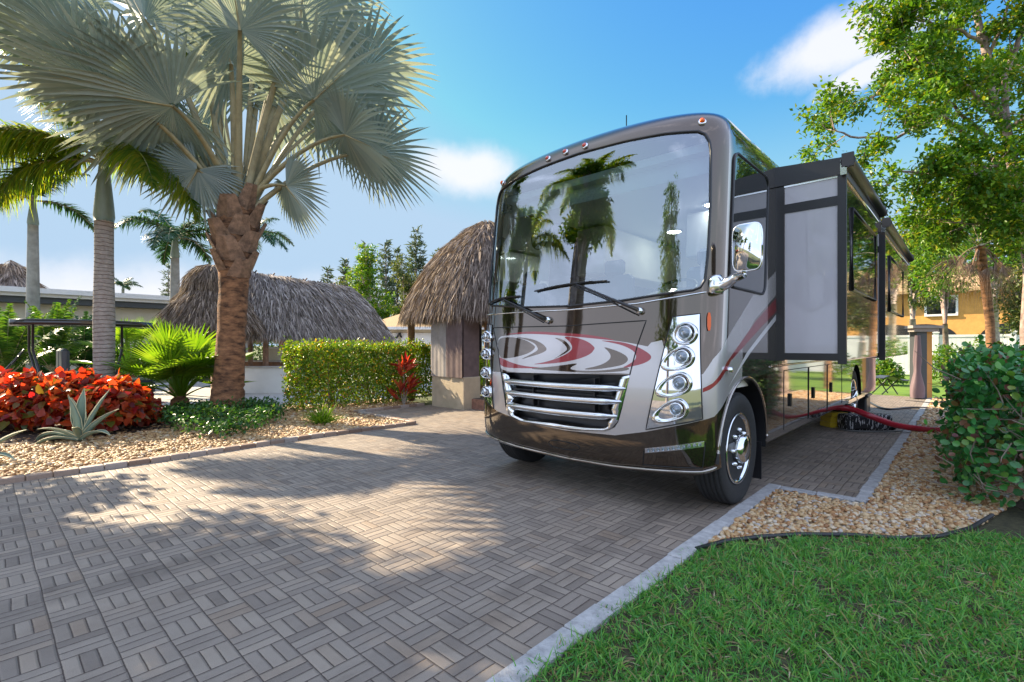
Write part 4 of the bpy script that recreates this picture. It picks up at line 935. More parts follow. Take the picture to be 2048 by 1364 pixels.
feather_palm('feather_palm', 'tall feather palm with a pale ringed trunk and yellow backlit fronds behind the red shrubs', (FB[0], FB[1], 0), 3.75, .165, .150,
   [(180, 22, 2.6, .34), (212, 10, 2.1, 1.3), (165, 52, 2.9, .35), (185, 66, 2.9, .5), (15, 32, 2.6, .9), (-8, 10, 2.6, .95), (-30, 25, 2.3, 1.1), (200, 30, 2.6, 1.0), (60, 50, 2.6, .5), (100, 40, 2.4, .6), (350, 62, 2.7, .5), (225, 30, 2.2, .9)],
   [M_FOX, M_PET], None, shaft=1.25, nl=120, ll=.56, lw=.034, hang=.8, plume=.3)
def far_palm(x, base_y, d, top_y, label, n=11, L=1.9, r=.15, az0=0, group='dark feather palms in the distance', mats=None, shaft=.8):
    b = at(x, base_y, d); tz = CAM_H-(top_y-HORIZ)/FPX*d-shaft
    fr_ = [(az0+i*360/n+random.uniform(-12, 12), random.choice((18, 38, 60, 30)), L*random.uniform(.9, 1.1), random.uniform(.75, 1.1)) for i in range(n)]
    return feather_palm('feather_palm', label, (b.x, b.y, 0), tz, r, r*.8, fr_, mats or [M_DKPALM, M_PET], group, shaft=shaft, trunk=M_GREYT, nl=46, ll=.5*L/1.9, lw=.05, hang=.45, plume=.2)
far_palm(66, 640, 14.5, 395, 'dark green palm with a thin grey trunk farthest left in the photo', L=1.8)
far_palm(350, 640, 17.5, 470, 'dark green palm with a thin trunk rising above the round thatched hut', L=2.1, r=.16, az0=15)
far_palm(498, 640, 21, 470, 'dark green palm half hidden behind the silver fan palm trunk', L=2.0, r=.16, az0=40)
far_palm(246, 640, 46, 572, 'tiny dark palm beyond the white flat roof', n=9, L=1.6, r=.14, shaft=.4)

# --- conifers and broadleaf trees ---
def spire(label, x, base_y, d, top_y, wid, tiers, mats, name='pine_tree', group=None, spacing=1.0, sparse=1.0, leafl=.16):
    b = np.array(at(x, base_y, d)); b[2] = 0; H = CAM_H-(top_y-HORIZ)/FPX*d; o = thing(name, label, 'tree', tuple(b), group)
    m = MB(); m.tube([tuple(b-UP*.05), tuple(b+UP*H*.5), tuple(b+UP*H)], [.16*H/9, .10*H/9, .015], 8); m.build('trunk', M_TRUNK, o)
    m = MB(); P = []; D = []
    for t in np.linspace(.16, .99, tiers):
        r = wid*(1-t)**.75*(.8+.4*random.random())+.08; nb = random.randint(5, 8)
        for k in range(nb):
            a = random.random()*6.283; e = np.array([math.cos(a), math.sin(a), random.uniform(.1, .5)])
            tip = b+UP*H*t+e*r; m.tube([tuple(b+UP*H*t), tuple(tip)], [.022, .006], 4, 1)
            n = int(max(6, r*34*sparse)); q = RNG.random(n)**.7
            P.append(b+UP*H*t+e*r*q[:, None]+RNG.normal(0, .06+.07*wid, (n, 3))); D.append(unit(e+rdir(n)*.8+UP*.25))
    P = np.concatenate(P); D = np.concatenate(D); blades(m, P, D, RNG.uniform(.6, 1.4, len(P))*leafl, leafl*.3, .2, 0, 2)
    m.build('crown', [mats, M_TWIG], o); return o
def blobs_tree(label, base, H, blobs, n, lsize, mat, name='broadleaf_tree', trunk=M_TRUNK, r=.16, group=None, aspect=.5, tm=LEAF, clump=.28, cat='tree', cr='crown'):
    """trunk with limbs to each blob; leaves in clumps on the shells of the blobs: (offset xyz, radii xyz)"""
    base = np.asarray(base, float); o = thing(name, label, cat, tuple(base), group); m = MB()
    fork = base+UP*H*.35; m.tube([tuple(base-UP*.05), tuple(base+UP*H*.15+np.array([.04, .03, 0])), tuple(fork)], [r*1.25, r, r*.8], 10)
    for c, rad in blobs:
        c = base+np.asarray(c, float); mid = fork*.5+c*.5+np.array([0, 0, .1*H*random.random()])
        m.tube([tuple(fork), tuple(mid), tuple(c)], [r*.6, r*.35, r*.12], 6)
        for k in range(5):
            e = c+rdir(1)[0]*np.asarray(rad)*.85; m.tube([tuple(mid*.4+c*.6), tuple(c*.4+e*.6+np.array([0, 0, .1])), tuple(e)], [r*.22, r*.12, .006], 5)
    m.build('trunk', trunk, o); m = MB(); vol = np.array([np.prod(rad) for _, rad in blobs])**.67; vol /= vol.sum()
    for (c, rad), v in zip(blobs, vol):
        k = max(20, int(n*v)); per = 12; nc = max(4, k//per); rad = np.asarray(rad, float)
        u = rdir(nc)*RNG.uniform(.35, 1.0, (nc, 1))**.5; cc = base+np.asarray(c)+u*rad*(1+.18*RNG.normal(size=(nc, 1)))
        P = np.repeat(cc, per, 0)+RNG.normal(0, clump*.42, (nc*per, 3))*np.array([1, 1, .75]); D = unit(np.repeat(u, per, 0)*.7+rdir(nc*per)+UP*-.15)
        put_leaves(m, P, D, unit(rdir(nc*per)*.7+UP), RNG.uniform(.7, 1.3, nc*per)*lsize, lsize*aspect*RNG.uniform(.8, 1.2, nc*per), tm)
    m.build(cr, mat, o); return o
def back_tree(label, x0, x1, ytop, d, mat, n=4500, lsize=.2, ybot=680, k=7, group=None, **kw):
    b = np.array(at((x0+x1)/2, 690, d)); b[2] = 0; H = CAM_H-(ytop-HORIZ)/FPX*d; wd = (x1-x0)/FPX*d/2; zb = max(.6, CAM_H-(ybot-HORIZ)/FPX*d)
    bl = []
    for i in range(k):
        t = i/(k-1); z = zb+(H-zb)*(.12+.74*t); rr = wd*(.62 if t < .75 else .45)*random.uniform(.8, 1.1); off = camright*wd*random.uniform(-.55, .55)*(1-.5*t)+camdir*wd*random.uniform(-.4, .4)
        bl.append(((off[0], off[1], z), (rr, rr, (H-zb)/k*1.15)))
    return blobs_tree(label, b, H, bl, n, lsize, mat, group=group, **kw)
G_BACK = 'trees beyond the thatched huts'
for x0_, x1_, lab in ((930, 1090, 'wide green tree behind the motorhome left side'), (1080, 1260, 'wide olive tree hidden behind the motorhome windshield')): back_tree(lab, x0_, x1_, 545, 34, M_OLIVE, 3500, .24, group=G_BACK)
back_tree('dense mid green tree right of the long thatched roof', 700, 785, 485, 30, M_GREEN, 5200, .2, group=G_BACK)
back_tree('loose olive green tree behind the tan hipped roof', 775, 850, 520, 33, M_OLIVE, 4800, .2, group=G_BACK)
back_tree('olive green tree tucked behind the thatched hut beside the motorhome', 840, 935, 510, 36, M_OLIVE, 4200, .22, group=G_BACK)
back_tree('low dark tree at the end of the thatched ridge', 655, 715, 560, 34, M_OLIVE, 2600, .2, group=G_BACK)
for x, yt, wd, d, lab in ((832, 458, 1.5, 40, 'tallest spire shaped pine left of the thatched hut beside the motorhome'), (772, 486, 1.0, 42, 'slim blue green pine behind the dense mid green tree'),
        (795, 500, 1.0, 44, 'slim feathery pine between the tallest pine and the dense tree'), (728, 492, 1.0, 44, 'slim feathery pine topping the dense mid green tree'),
        (692, 522, .9, 43, 'thin feathery pine left of the dense mid green tree'), (655, 540, .8, 43, 'short feathery pine leftmost above the long thatched roof'), (872, 512, 1.0, 43, 'feathery pine nearest the thatched hut beside the motorhome')):
    spire(lab, x, 690, d, yt, wd, 15, M_PINE, group='feathery pines in the distance', leafl=.42, sparse=.9)
spire('small distant pine with level tiers above the white flat roof', 337, 690, 40, 532, .9, 14, M_PINE, leafl=.26)

# --- hedges ---
def hedge(name, label, lo, hi, n, lsize, mat, tm=LEAF, aspect=.6, bump=.12, stems=True, rnd=.25, twigs=0, cat='hedge', group=None, zrag=.06, core=.45):
    lo, hi = np.array(lo, float), np.array(hi, float); c = (lo+hi)/2; h = (hi-lo)/2
    o = thing(name, label, cat, (c[0], c[1], 0), group); m = MB()
    # points near the faces of a softly rounded box, and some inside
    area = np.array([h[1]*h[2], h[0]*h[2], h[0]*h[1]]); pr = np.array([area[0], area[0], area[1], area[1], area[2], 0.]); pr /= pr.sum()
    ns = int(n*.8); f = RNG.choice(6, ns, p=pr); u = RNG.uniform(-1, 1, (ns, 3)); axis = f//2; sg = np.where(f == 4, 1, np.where(f % 2 == 0, 1, -1))
    u[np.arange(ns), axis] = sg; Nn = np.zeros((ns, 3)); Nn[np.arange(ns), axis] = sg
    P = c+u*h; e = np.maximum(0, np.abs(u)-(1-rnd)); P -= np.sign(u)*e**2*rnd*2.0*np.minimum(h, .6)
    lump = np.sin(P[:, 0]*3.7+P[:, 2]*2.9)*np.sin(P[:, 1]*3.1+1.2)+.6*np.sin(P[:, 0]*8.3+P[:, 1]*7.1+P[:, 2]*6)
    P += Nn*(lump*bump*.6)[:, None]+RNG.normal(0, bump*.35, (ns, 3)); P -= Nn*(RNG.random(ns)**2*.16)[:, None]
    up_ = (f == 4); P[:, 2] += np.where(up_, RNG.random(ns)**3*zrag*2, 0)
    ni = n-ns; P2 = c+RNG.uniform(-1, 1, (ni, 3))*h*.86; P = np.concatenate([P, P2]); Nn = np.concatenate([Nn, rdir(ni)])
    keep = (P[:, 2] > .04) & (RNG.random(len(P)) < np.clip(.42+P[:, 2]*.95, 0, 1)); P, Nn = P[keep], Nn[keep]; k = len(P)
    D = unit(rdir(k)+Nn*.55+UP*.25); put_leaves(m, P, D, unit(Nn+rdir(k)*.75+UP*.3), RNG.uniform(.7, 1.25, k)*lsize, lsize*aspect*RNG.uniform(.8, 1.2, k), tm)
    for i in range(int(max(4, (h[0]+h[1])*2*3))):
        b = np.array([random.uniform(lo[0]*.8+hi[0]*.2, lo[0]*.2+hi[0]*.8), random.uniform(lo[1]*.93+hi[1]*.07, lo[1]*.07+hi[1]*.93), lo[2]-.02])
        for q in range(3):
            t = b+np.array([random.uniform(-.35, .35), random.uniform(-.35, .35), (hi[2]-lo[2])*random.uniform(.6, .9)]); m.tube([tuple(b), tuple((b+t)/2+rdir(1)[0]*.06), tuple(t)], [.018, .012, .005], 5, 1)
    for i in range(twigs):
        f_ = random.random(); p = np.array([random.uniform(lo[0], hi[0]), lo[1]+random.uniform(-.03, .12), random.uniform(.15, hi[2]*.9)]) if f_ < .6 else np.array([lo[0]+random.uniform(-.03, .1), random.uniform(lo[1], hi[1]), random.uniform(.15, hi[2]*.9)])
        d = rdir(1)[0]*np.array([1, .5, .7]); L = random.uniform(.15, .5); m.tube([tuple(p), tuple(p+d*L*.5+rdir(1)[0]*.03), tuple(p+d*L+UP*.06)], [.006, .005, .002], 4, 1)
    m.build('foliage', [mat, M_TWIG], o); return o
hedge('hedge', 'clipped yellow green hedge left of the thatched hut beside the motorhome', (-10.75, 4.45, .05), (-9.95, 8.0, 1.37), 26000, .066, M_HEDGE, bump=.10)
hedge('hedge', 'dark glossy hedge of round leaves at the right edge of the photo', (-.06, 5.75, .06), (1.7, 11.2, 1.22), 24000, .064, M_CLUS, ROUND, .85, bump=.16, twigs=170, rnd=.35)
hedge('hedge', 'bright green hedge in the shade behind the posts of the long thatched hut', tuple(np.array(camxy(-9.5, 22.5))-np.array([2.5, 4]))+(.05,), tuple(np.array(camxy(-9.5, 22.5))+np.array([-1.0, 4]))+(1.6,), 5000, .14, M_GREEN)

# --- red copper leaf shrubs ---
def shrub(name, label, c, rad, n, lsize, mat, tm, aspect=.6, group=None, cat='shrub', stemc=8, flat=.8):
    c = np.asarray(c, float); rad = np.asarray(rad, float); o = thing(name, label, cat, (c[0], c[1], 0), group); m = MB()
    k = int(n); u = rdir(k); q = RNG.random(k)**.35; u[:, 2] = np.abs(u[:, 2])*1.5-.7
    lump = 1+.13*np.sin(u[:, 0]*7+c[0]*5)*np.sin(u[:, 1]*6+c[1]*3)+.08*np.sin(u[:, 2]*11)
    P = c+u*rad*(q*lump)[:, None]+RNG.normal(0, .03, (k, 3)); P = P[P[:, 2] > .05]; k = len(P); u = unit(P-c)
    D = unit(u*.6+rdir(k)*.9-UP*.15); put_leaves(m, P, D, unit(u*.8+UP*.6+rdir(k)*.5), RNG.uniform(.65, 1.3, k)*lsize, lsize*aspect*RNG.uniform(.8, 1.2, k), tm)
    m.build('foliage', mat, o); m = MB()
    for i in range(stemc):
        b = c*np.array([1, 1, 0])+np.array([random.uniform(-.15, .15), random.uniform(-.15, .15), -.02]); t = c+rdir(1)[0]*rad*.7; t[2] = c[2]+abs(t[2]-c[2])*.6
        m.tube([tuple(b), tuple((b+t)/2+rdir(1)[0]*.05), tuple(t)], [.018, .012, .005], 5)
    m.build('stem', M_TWIG, o); return o
G_RED = 'red copper leaf shrubs in the left bed'
for lab, x, y, d, s in (('red copper leaf shrub at the left edge of the photo', -25, 1, 8.0, .85), ('red and orange copper leaf shrub second from the left edge', 60, 1, 7.9, .80), ('bright red copper leaf shrub behind the agave', 145, 1, 8.0, .82),
        ('dark red copper leaf shrub in front of the ringed palm trunk', 225, 1, 7.9, .76), ('low dark maroon copper leaf shrub left of the lime fan palm', 268, 1, 8.5, .5)):
    p = np.array(at(x, 690, d)); z = s*.62; shrub('copper_leaf_shrub', lab, (p[0], p[1], z), (s*.78, s*.72, s*.60), 1450, .135, M_RED, HEART, .8, G_RED)
# --- lime fan palms ---
def fan_shrub(label, x, d, zc, n, rad, pet, mat, az=(0, 360), stump=.3):
    b = np.array(at(x, 690, d)); b[2] = 0; o = thing('fan_palm', label, 'palm tree', tuple(b)); m = MB(); m.lathe(tuple(b), (0, 0, 1), [(.20, -.02), (.18, stump*.5), (.16, stump), (.05, stump+.1)], 14); m.build('trunk', M_BARK, o)
    for i in range(n):
        a = R(az[0]+(az[1]-az[0])*(i+random.random()*.7)/n); el = R(random.choice((22, 40, 55, 68, 80))); dd = np.array([math.cos(a)*math.cos(el), math.sin(a)*math.cos(el), math.sin(el)])
        base = b+UP*stump; L = pet*random.uniform(.75, 1.1); hub = base+dd*L+UP*.05-UP*(1-math.sin(el))*.12; ax = dd*1.0-UP*.25; nn = np.cross(np.cross(dd, UP), dd)+rdir(1)[0]*.15
        fan_frond(o, base, hub, ax, nn, rad*random.uniform(.85, 1.1), [mat, mat], w=(.02, .010), nseg=34, spread=random.uniform(120, 150), fold=random.uniform(.15, .4), droop=random.uniform(.05, .3), join=.5, back=.75)
    return o
fan_shrub('bright lime green fan palm low beside the silver palm trunk', 360, 10.0, 0, 30, .74, .98, M_LIME)
fan_shrub('yellow green fan palm behind the golf cart roof end', 258, 13.0, 0, 12, .6, 1.15, M_LIME, stump=.55)
# --- ground cover round the palm, tuft, ti plant, agaves ---
def patch(label, pts, n, h, lsize, mat, name='ground_cover'):
    cx_, cy_ = np.mean(pts, 0); o = thing(name, label, 'shrub', (cx_, cy_, 0)); p = sample_poly(pts, n); m = MB()
    z = h*(.35+.65*RNG.random(n))*(1+.25*np.sin(p[:, 0]*5)*np.sin(p[:, 1]*4.3)); ctr = np.array([cx_, cy_]); d = np.linalg.norm(p-ctr, axis=1)/np.max(np.linalg.norm(np.array(pts)-ctr, axis=1)); z *= np.clip(1.25-d, .3, 1)
    P = np.column_stack([p+RNG.normal(0, .05, (n, 2)), z]); put_leaves(m, P, unit(rdir(n)+UP*.3), unit(UP+rdir(n)*.7), RNG.uniform(.7, 1.3, n)*lsize, lsize*.62, LEAF)
    for i in range(60):
        q = p[i]; m.tube([(q[0], q[1], -.01), (q[0]+random.uniform(-.1, .1), q[1]+random.uniform(-.1, .1), z[i])], [.006, .003], 4, 1)
    m.build('foliage', [mat, M_TWIG], o); return o
gc = [tuple(gp(*q))[:2] for q in ((316, 862), (380, 880), (450, 884), (520, 872), (565, 850), (560, 830), (520, 815), (330, 825))]
patch('low dark green ground cover around the foot of the silver fan palm', gc, 5200, .36, .07, M_COVER)
tb = np.array(gp(645, 850)); o = thing('grass_tuft', 'yellow green grassy tuft on the gravel in front of the clipped hedge', 'plant', tuple(tb)); m = MB(); n = 190
D = rdir(n); D[:, 2] = np.abs(D[:, 2])+.75; blades(m, tb+RNG.normal(0, .04, (n, 3))*np.array([1, 1, 0]), D, RNG.uniform(.42, .72, n), .018, RNG.uniform(.25, .7, n), 0, 5); m.build('foliage', M_LIME, o)
tp = np.array(at(808, 690, 11.3)); tp[2] = 0; M_TI = leaf_mat('ti_leaf', [(0, (.22, .02, .02)), (.5, (.42, .07, .03)), (1, (.50, .17, .06))], .5, .3, (1.7, .9, .7))
o = thing('ti_plant', 'red and orange ti plant standing in front of the clipped hedge', 'plant', tuple(tp)); m = MB()
for dx, h in ((0, .95), (.1, .6), (-.09, .45)):
    m = MB(); m.tube([tuple(tp-UP*.02), tuple(tp+camright*dx*.6+UP*h*.5), tuple(tp+camright*dx+UP*h)], [.018, .014, .01], 6); m.build('stem', M_TWIG, o)
m = MB()
for dx, h, n in ((0, .95, 22), (.1, .6, 14), (-.09, .45, 12)):
    D = rdir(n); D[:, 2] = np.abs(D[:, 2])*.9+.25; put_leaves(m, tp+camright*dx+UP*(h-.05)+RNG.normal(0, .03, (n, 3))-UP*RNG.random((n, 1))*.25, D, unit(UP*.4+rdir(n)), RNG.uniform(.26, .46, n), .085, LEAF)
m.build('foliage', M_TI, o)
def agave(label, b, leaves, group=None):
    b = np.asarray(b, float); o = thing('agave', label, 'plant', tuple(b), group)
    for (az, el, L, dr) in leaves:
        d = camright*math.cos(R(az))*math.cos(R(el))+camdir*math.sin(R(az))*math.cos(R(el))+UP*math.sin(R(el)); m = MB(); side = unit(np.cross(d, UP)); secs = []; d2 = d.copy(); p = b+UP*.04; N = 9
        for i in range(N+1):
            t = i/N; hw = np.interp(t, [0, .15, .45, .75, .93, 1], [.055, .06, .082, .055, .015, .002])*L/.75; nn = np.cross(side, d2)*1.0
            cup = hw*.55; th = .012*(1-t)+.002
            secs.append([Vector(p-side*hw+nn*cup), Vector(p-side*hw*.5+nn*cup*.25), Vector(p), Vector(p+side*hw*.5+nn*cup*.25), Vector(p+side*hw+nn*cup), Vector(p+side*hw*.5+nn*(cup*.2-th)), Vector(p-nn*th*1.4), Vector(p-side*hw*.5+nn*(cup*.2-th))])
            p = p+d2*L/N; d2 = unit(d2-UP*dr/N*(.3+1.6*t))
        loft(m, secs)
        for s_ in (0, 4): m.tube([q[s_] for q in secs], .0045, 4, 1)
        m.build('leaf', [M_AGAVE, M_AGEDGE], o)
    return o
ab = gp(160, 886)
agave('grey green agave with upright pointed leaves on the gravel', ab, [(175, 20, .78, 1.5), (200, 16, .60, 1.5), (150, 66, .66, .3), (95, 84, .74, .1), (250, 78, .68, .1), (40, 66, .78, .15), (10, 48, .66, .5), (350, 30, .55, 1.2), (120, 72, .58, .2), (300, 45, .45, .9), (225, 40, .5, .9)])
agave('grey green agave with leaf tips just entering at the left edge of the photo', gp(-52, 930), [(0, 22, .5, 1.1), (40, 45, .55, .6), (90, 70, .6, .2), (180, 60, .6, .4), (270, 40, .5, .8), (320, 35, .45, .9), (140, 50, .55, .6)])
# --- green mass behind the golf cart on the left ---
def areca(label, x, d, n, L, mat, group='arching palms behind the golf cart', stem_h=.6):
    b = np.array(at(x, 690, d)); b[2] = 0; o = thing('feather_palm', label, 'palm tree', tuple(b), group); m = MB()
    for k in range(6):
        q = b+np.array([random.uniform(-.2, .2), random.uniform(-.2, .2), -.02]); m.tube([tuple(q), tuple(q+UP*stem_h+rdir(1)[0]*.15)], [.05, .04], 7)
    m.build('trunk', M_GREYT, o)
    for i in range(n):
        a = 360*i/n+random.uniform(-15, 15); el = random.choice((45, 60, 72, 80)); dd = camright*math.cos(R(a))*math.cos(R(el))+camdir*math.sin(R(a))*math.cos(R(el))+UP*math.sin(R(el))
        feather(o, b+UP*stem_h, dd, L*random.uniform(.8, 1.1), .55, [mat, M_PET], nl=44, ll=.42, lw=.035, hang=.4, plume=.15, r0=.016)
areca('arching green palm clump at the left edge behind the red shrubs', 12, 12.5, 16, 2.1, M_ARECA)
areca('arching olive palm clump in front of the white flat roofed building', 105, 14.5, 18, 2.3, M_ARECA)
areca('arching dark green palm clump between the ringed trunk and the cart seat', 165, 15.5, 13, 1.9, M_DKPALM)
for lab, x, d, s, mt in (('rounded dark green bush behind the golf cart steering wheel', 60, 16, 1.15, M_GREEN), ('rounded green bush left of the lime fan palm', 235, 16, .95, M_GREEN), ('rounded dark bush at the left edge behind the golf cart', -15, 15, 1.3, M_COVER)):
    p = np.array(at(x, 690, d)); shrub('shrub', lab, (p[0], p[1], s*.75), (s, s, s*.8), 1300, .17, mt, LEAF, .55, 'rounded bushes behind the golf cart')
gp_ = np.array(at(944, 690, 13.0)); shrub('shrub', 'feathery bright green plant beside the curtained pillar of the hut', (gp_[0], gp_[1], .75), (.35, .45, .55), 900, .16, M_LIME, LEAF, .14)

# --- the big tree on the right ---
TB = np.array(at(2050, 690, 10.6)); TB[2] = 0
rt = thing('broadleaf_tree', 'large green broadleaf tree with pinkish limbs at the upper right', 'tree', tuple(TB))
tr = MB(); lp = []; ld = []
def limb(pts, r0, r1, twig=True, sub=6, leafy=.35, spreadn=1.0):
    P = [np.asarray(p, float) for p in pts]; fine = []
    for i in range(len(P)-1):
        for k in range(5): fine.append(P[i]*(1-k/5)+P[i+1]*k/5+rdir(1)[0]*.025)
    fine.append(P[-1]); n = len(fine); tr.tube([tuple(p) for p in fine], [r0+(r1-r0)*i/(n-1) for i in range(n)], 8)
    if not twig: return
    for s_ in range(sub):
        i = int(n*(leafy+(1-leafy)*(s_+random.random())/sub)); i = min(n-1, i); b = fine[i]; t = unit(fine[min(n-1, i+1)]-fine[i-1])
        d = unit(t*.6+rdir(1)[0]*1.0+UP*.1); L = random.uniform(.35, .95)*spreadn; e = b+d*L; mid = (b+e)/2+rdir(1)[0]*.08
        tr.tube([tuple(b), tuple(mid), tuple(e)], [max(.008, r1*.8), .007, .003], 5)
        for q in range(4):
            b2 = b+(e-b)*random.uniform(.35, 1); e2 = b2+unit(d+rdir(1)[0]*1.1)*random.uniform(.15, .45)*spreadn; tr.tube([tuple(b2), tuple(e2)], [.005, .002], 4)
            for k in range(random.randint(6, 9)): lp.append(b2+(e2-b2)*random.uniform(.4, 1.1)+rdir(1)[0]*.06); ld.append(unit(e2-b2))
T = lambda x, y, d=10.6: np.array(at(x, y, d))
limb([TB-UP*.05, T(2062, 560), T(2040, 400), T(2008, 255), T(1985, 190), T(1968, 80), T(1940, -30), T(1915, -160)], .135, .04, sub=10, leafy=.45)
limb([T(2010, 260), T(2010, 150), T(2045, 60), T(2090, -60)], .07, .03, sub=7)
for pts, r in (([T(2005, 250), T(1935, 175, 10.3), T(1865, 130, 10.0), T(1815, 120, 9.9)], .045), ([T(1968, 90), T(1915, 60, 10.3), T(1840, 40, 10.2), T(1790, 15, 10.1)], .04),
        ([T(2035, 370), T(1960, 290, 10.2), T(1885, 232, 9.9), T(1790, 275, 9.8), T(1700, 275, 9.8), T(1668, 258, 9.8)], .05), ([T(2045, 400), T(1960, 330, 9.9), T(1880, 350, 9.6), T(1800, 345, 9.5), T(1770, 375, 9.5)], .045),
        ([T(2030, 330), T(1960, 260, 10.9), T(1870, 180, 11), T(1760, 180, 11), T(1745, 200, 11)], .045), ([T(1990, 200), T(1930, 120, 11.2), T(1850, 80, 11.4)], .04),
        ([T(2050, 440), T(1960, 400, 10.9), T(1890, 400, 10.8), T(1850, 420, 10.8)], .045), ([T(2055, 500), T(1985, 440, 10.2), T(1930, 450, 10.0), T(1890, 440, 10)], .04),
        ([T(1975, 120), T(2010, 30, 10.2), T(2030, -60, 10)], .04), ([T(1945, -20), T(1880, -60, 10.3), T(1800, -90, 10)], .04), ([T(2045, 420), T(2100, 300, 10.4), T(2150, 200, 10)], .06), ([T(2050, 470), T(2120, 420, 10.2), T(2200, 380, 10)], .05),
        ([T(2040, 380), T(1990, 330, 9.6), T(1950, 350, 9.2)], .04), ([T(2010, 260), T(2060, 230, 9.6), T(2110, 250, 9.2)], .05), ([T(2056, 530), T(2070, 450, 9.8), T(2040, 430, 9.4)], .04),
        ([T(1985, 190), T(2060, 120, 11.3), T(2120, 40, 11.5)], .05)): limb(pts, r, .012, sub=10, leafy=.3)
tr.build('trunk', M_PINKBARK, rt); m = MB(); lp = np.array(lp); ld = np.array(ld)
k = 9; P = np.repeat(lp, k, 0)+RNG.normal(0, .095, (len(lp)*k, 3)); D = unit(np.repeat(ld, k, 0)*.7+rdir(len(P))*.9-UP*.1)
put_leaves(m, P, D, unit(UP+rdir(len(P))*.7), RNG.uniform(.075, .14, len(P)), RNG.uniform(.045, .075, len(P)), LEAF); m.build('crown', M_GREEN, rt)
# cabbage palm with a skirt of dead fronds
sb = np.array(at(1985, 690, 13.5)); sb[2] = 0
sp = thing('fan_palm', 'fan palm with a skirt of dead brown fronds under the right tree', 'palm tree', tuple(sb)); m = MB(); shub = np.array(at(1960, 492, 13.5)); m.tube([tuple(sb-UP*.05), tuple(sb*.5+shub*.5+camright*.1), tuple(shub)], [.11, .10, .11], 12); m.build('trunk', M_BARK, sp)
for x, y, ax, mt, rd in ((1905, 455, (-.9, .1, -.2), M_LIME, .95), (1890, 480, (-.8, -.35, 0), M_LIME, .9), (1930, 420, (-.5, .7, .1), M_GREEN, 1.0), (2000, 430, (.6, .6, .1), M_GREEN, 1.0), (2040, 480, (.9, 0, 0), M_GREEN, 1.0), (1970, 400, (.1, .9, .3), M_GREEN, 1.0),
        (1915, 520, (-.6, -.75, -.1), M_STRAW, .85), (1945, 530, (-.3, -.95, -.2), M_STRAW, .95), (1975, 535, (.05, -1, -.2), M_STRAW, .95), (2005, 530, (.3, -.9, -.1), M_STRAW, .9), (1930, 515, (-.7, -.5, .2), M_STRAW, .9), (1990, 525, (.5, -.8, .2), M_STRAW, .9), (1955, 520, (-.1, -.95, .4), M_STRAW, 1.0)):
    hb = np.array(at(x, y, 13.4)); a_ = camright*ax[0]+UP*ax[1]+camdir*ax[2]
    fan_frond(sp, shub, hb, a_, camdir*-.8+UP*.5+rdir(1)[0]*.2, rd, [mt, M_STRAW if mt is M_STRAW else M_PET], name='dead_frond' if mt is M_STRAW else 'frond', w=(.02, .012), nseg=24 if mt is M_STRAW else 30, spread=62 if mt is M_STRAW else 135, fold=.3, droop=1.0 if mt is M_STRAW else .2, join=.16 if mt is M_STRAW else .35)
back_tree('thin grey green tree behind the rear of the motorhome', 1765, 1885, 435, 24, M_OLIVE, 4600, .17, ybot=615, k=9)
back_tree('dense dark green tree behind the fan palm with dead fronds', 1900, 2075, 300, 20, M_GREEN, 7500, .2, ybot=555, k=9)
back_tree('leafy tree in front of the orange house roof', 1815, 1965, 430, 18.5, M_GREEN, 4200, .15, ybot=585, k=7, trunk=M_PINKBARK, r=.1)
for lab, x_, d_, s_ in (('round bush in front of the white fence left of the utility stand', 1770, 17.5, .55), ('rounded green bush in front of the white fence right of the utility stand', 1895, 18, .85), ('dark green bush at the foot of the orange house wall', 1965, 17, 1.0)):
    p = np.array(at(x_, 690, d_)); shrub('shrub', lab, (p[0], p[1], s_*.8), (s_, s_, s_), 1500, .13, M_GREEN, LEAF, .55, 'bushes along the white fence')
back_tree('rounded tree right of the orange house window', 1980, 2120, 520, 17, M_OLIVE, 3500, .15, ybot=660, k=6)
for x, d, lean, lab in ((1990, 15, .3, 'slim leaning trunk in front of the white fence'),): pass
# --- trees left of and behind the viewer: they shade the driveway and show in the windshield ---
def side_palm(lat, d, h, label, L=2.9, n=14, r=.2):
    b = camxy(lat, d); fr_ = [(i*360/n+random.uniform(-10, 10), random.choice((5, 25, 45, 65)), L*random.uniform(.85, 1.1), random.uniform(.5, .8)) for i in range(n)]
    feather_palm('feather_palm', label, (b[0], b[1], 0), h-1.3, r, r*.85, fr_, [M_FOX, M_PET], 'palms left of and behind the viewer', shaft=1.2, nl=70, ll=.6, lw=.05, hang=.6, plume=.3)
side_palm(-10.9, 5.6, 6.6, 'tall feather palm left of the view beyond the red shrubs')
side_palm(-9.4, 2.4, 8.8, 'tallest feather palm left of the viewer, mirrored in the windshield', L=3.2)
def crown_tree(lat, d, z0, z1, rad, label, n=5000, sub=8, lean=0):
    b = camxy(lat, d); bl = [((random.uniform(-.6, .6)*rad-SN*lean, random.uniform(-.6, .6)*rad+CS*lean, z0+(z1-z0)*(i+.5)/sub), (rad*.6, rad*.6, (z1-z0)/sub*.9)) for i in range(sub)]
    blobs_tree(label, (b[0], b[1], 0), z1, bl, n, .17, M_GREEN, r=.2, group='trees left of and behind the viewer', aspect=.6)
crown_tree(-9.9, 6.65, 3.5, 7.4, 1.15, 'dense round broadleaf tree left of the view shading the near pavers', 5600, 9)
crown_tree(-10.3, 6.9, 7.9, 10.4, 1.0, 'tall slim broadleaf tree left of the view shading the lawn', 7000, 6, 1.6)
crown_tree(-8.4, 3.0, 6.2, 8.6, 1.2, 'high crowned broadleaf tree left of the viewer beside the driveway', 6000, 6)
crown_tree(-6.6, -4.0, 3.0, 8.5, 1.9, 'tall broadleaf tree behind the viewer, mirrored at the edge of the windshield', 8000, 8)
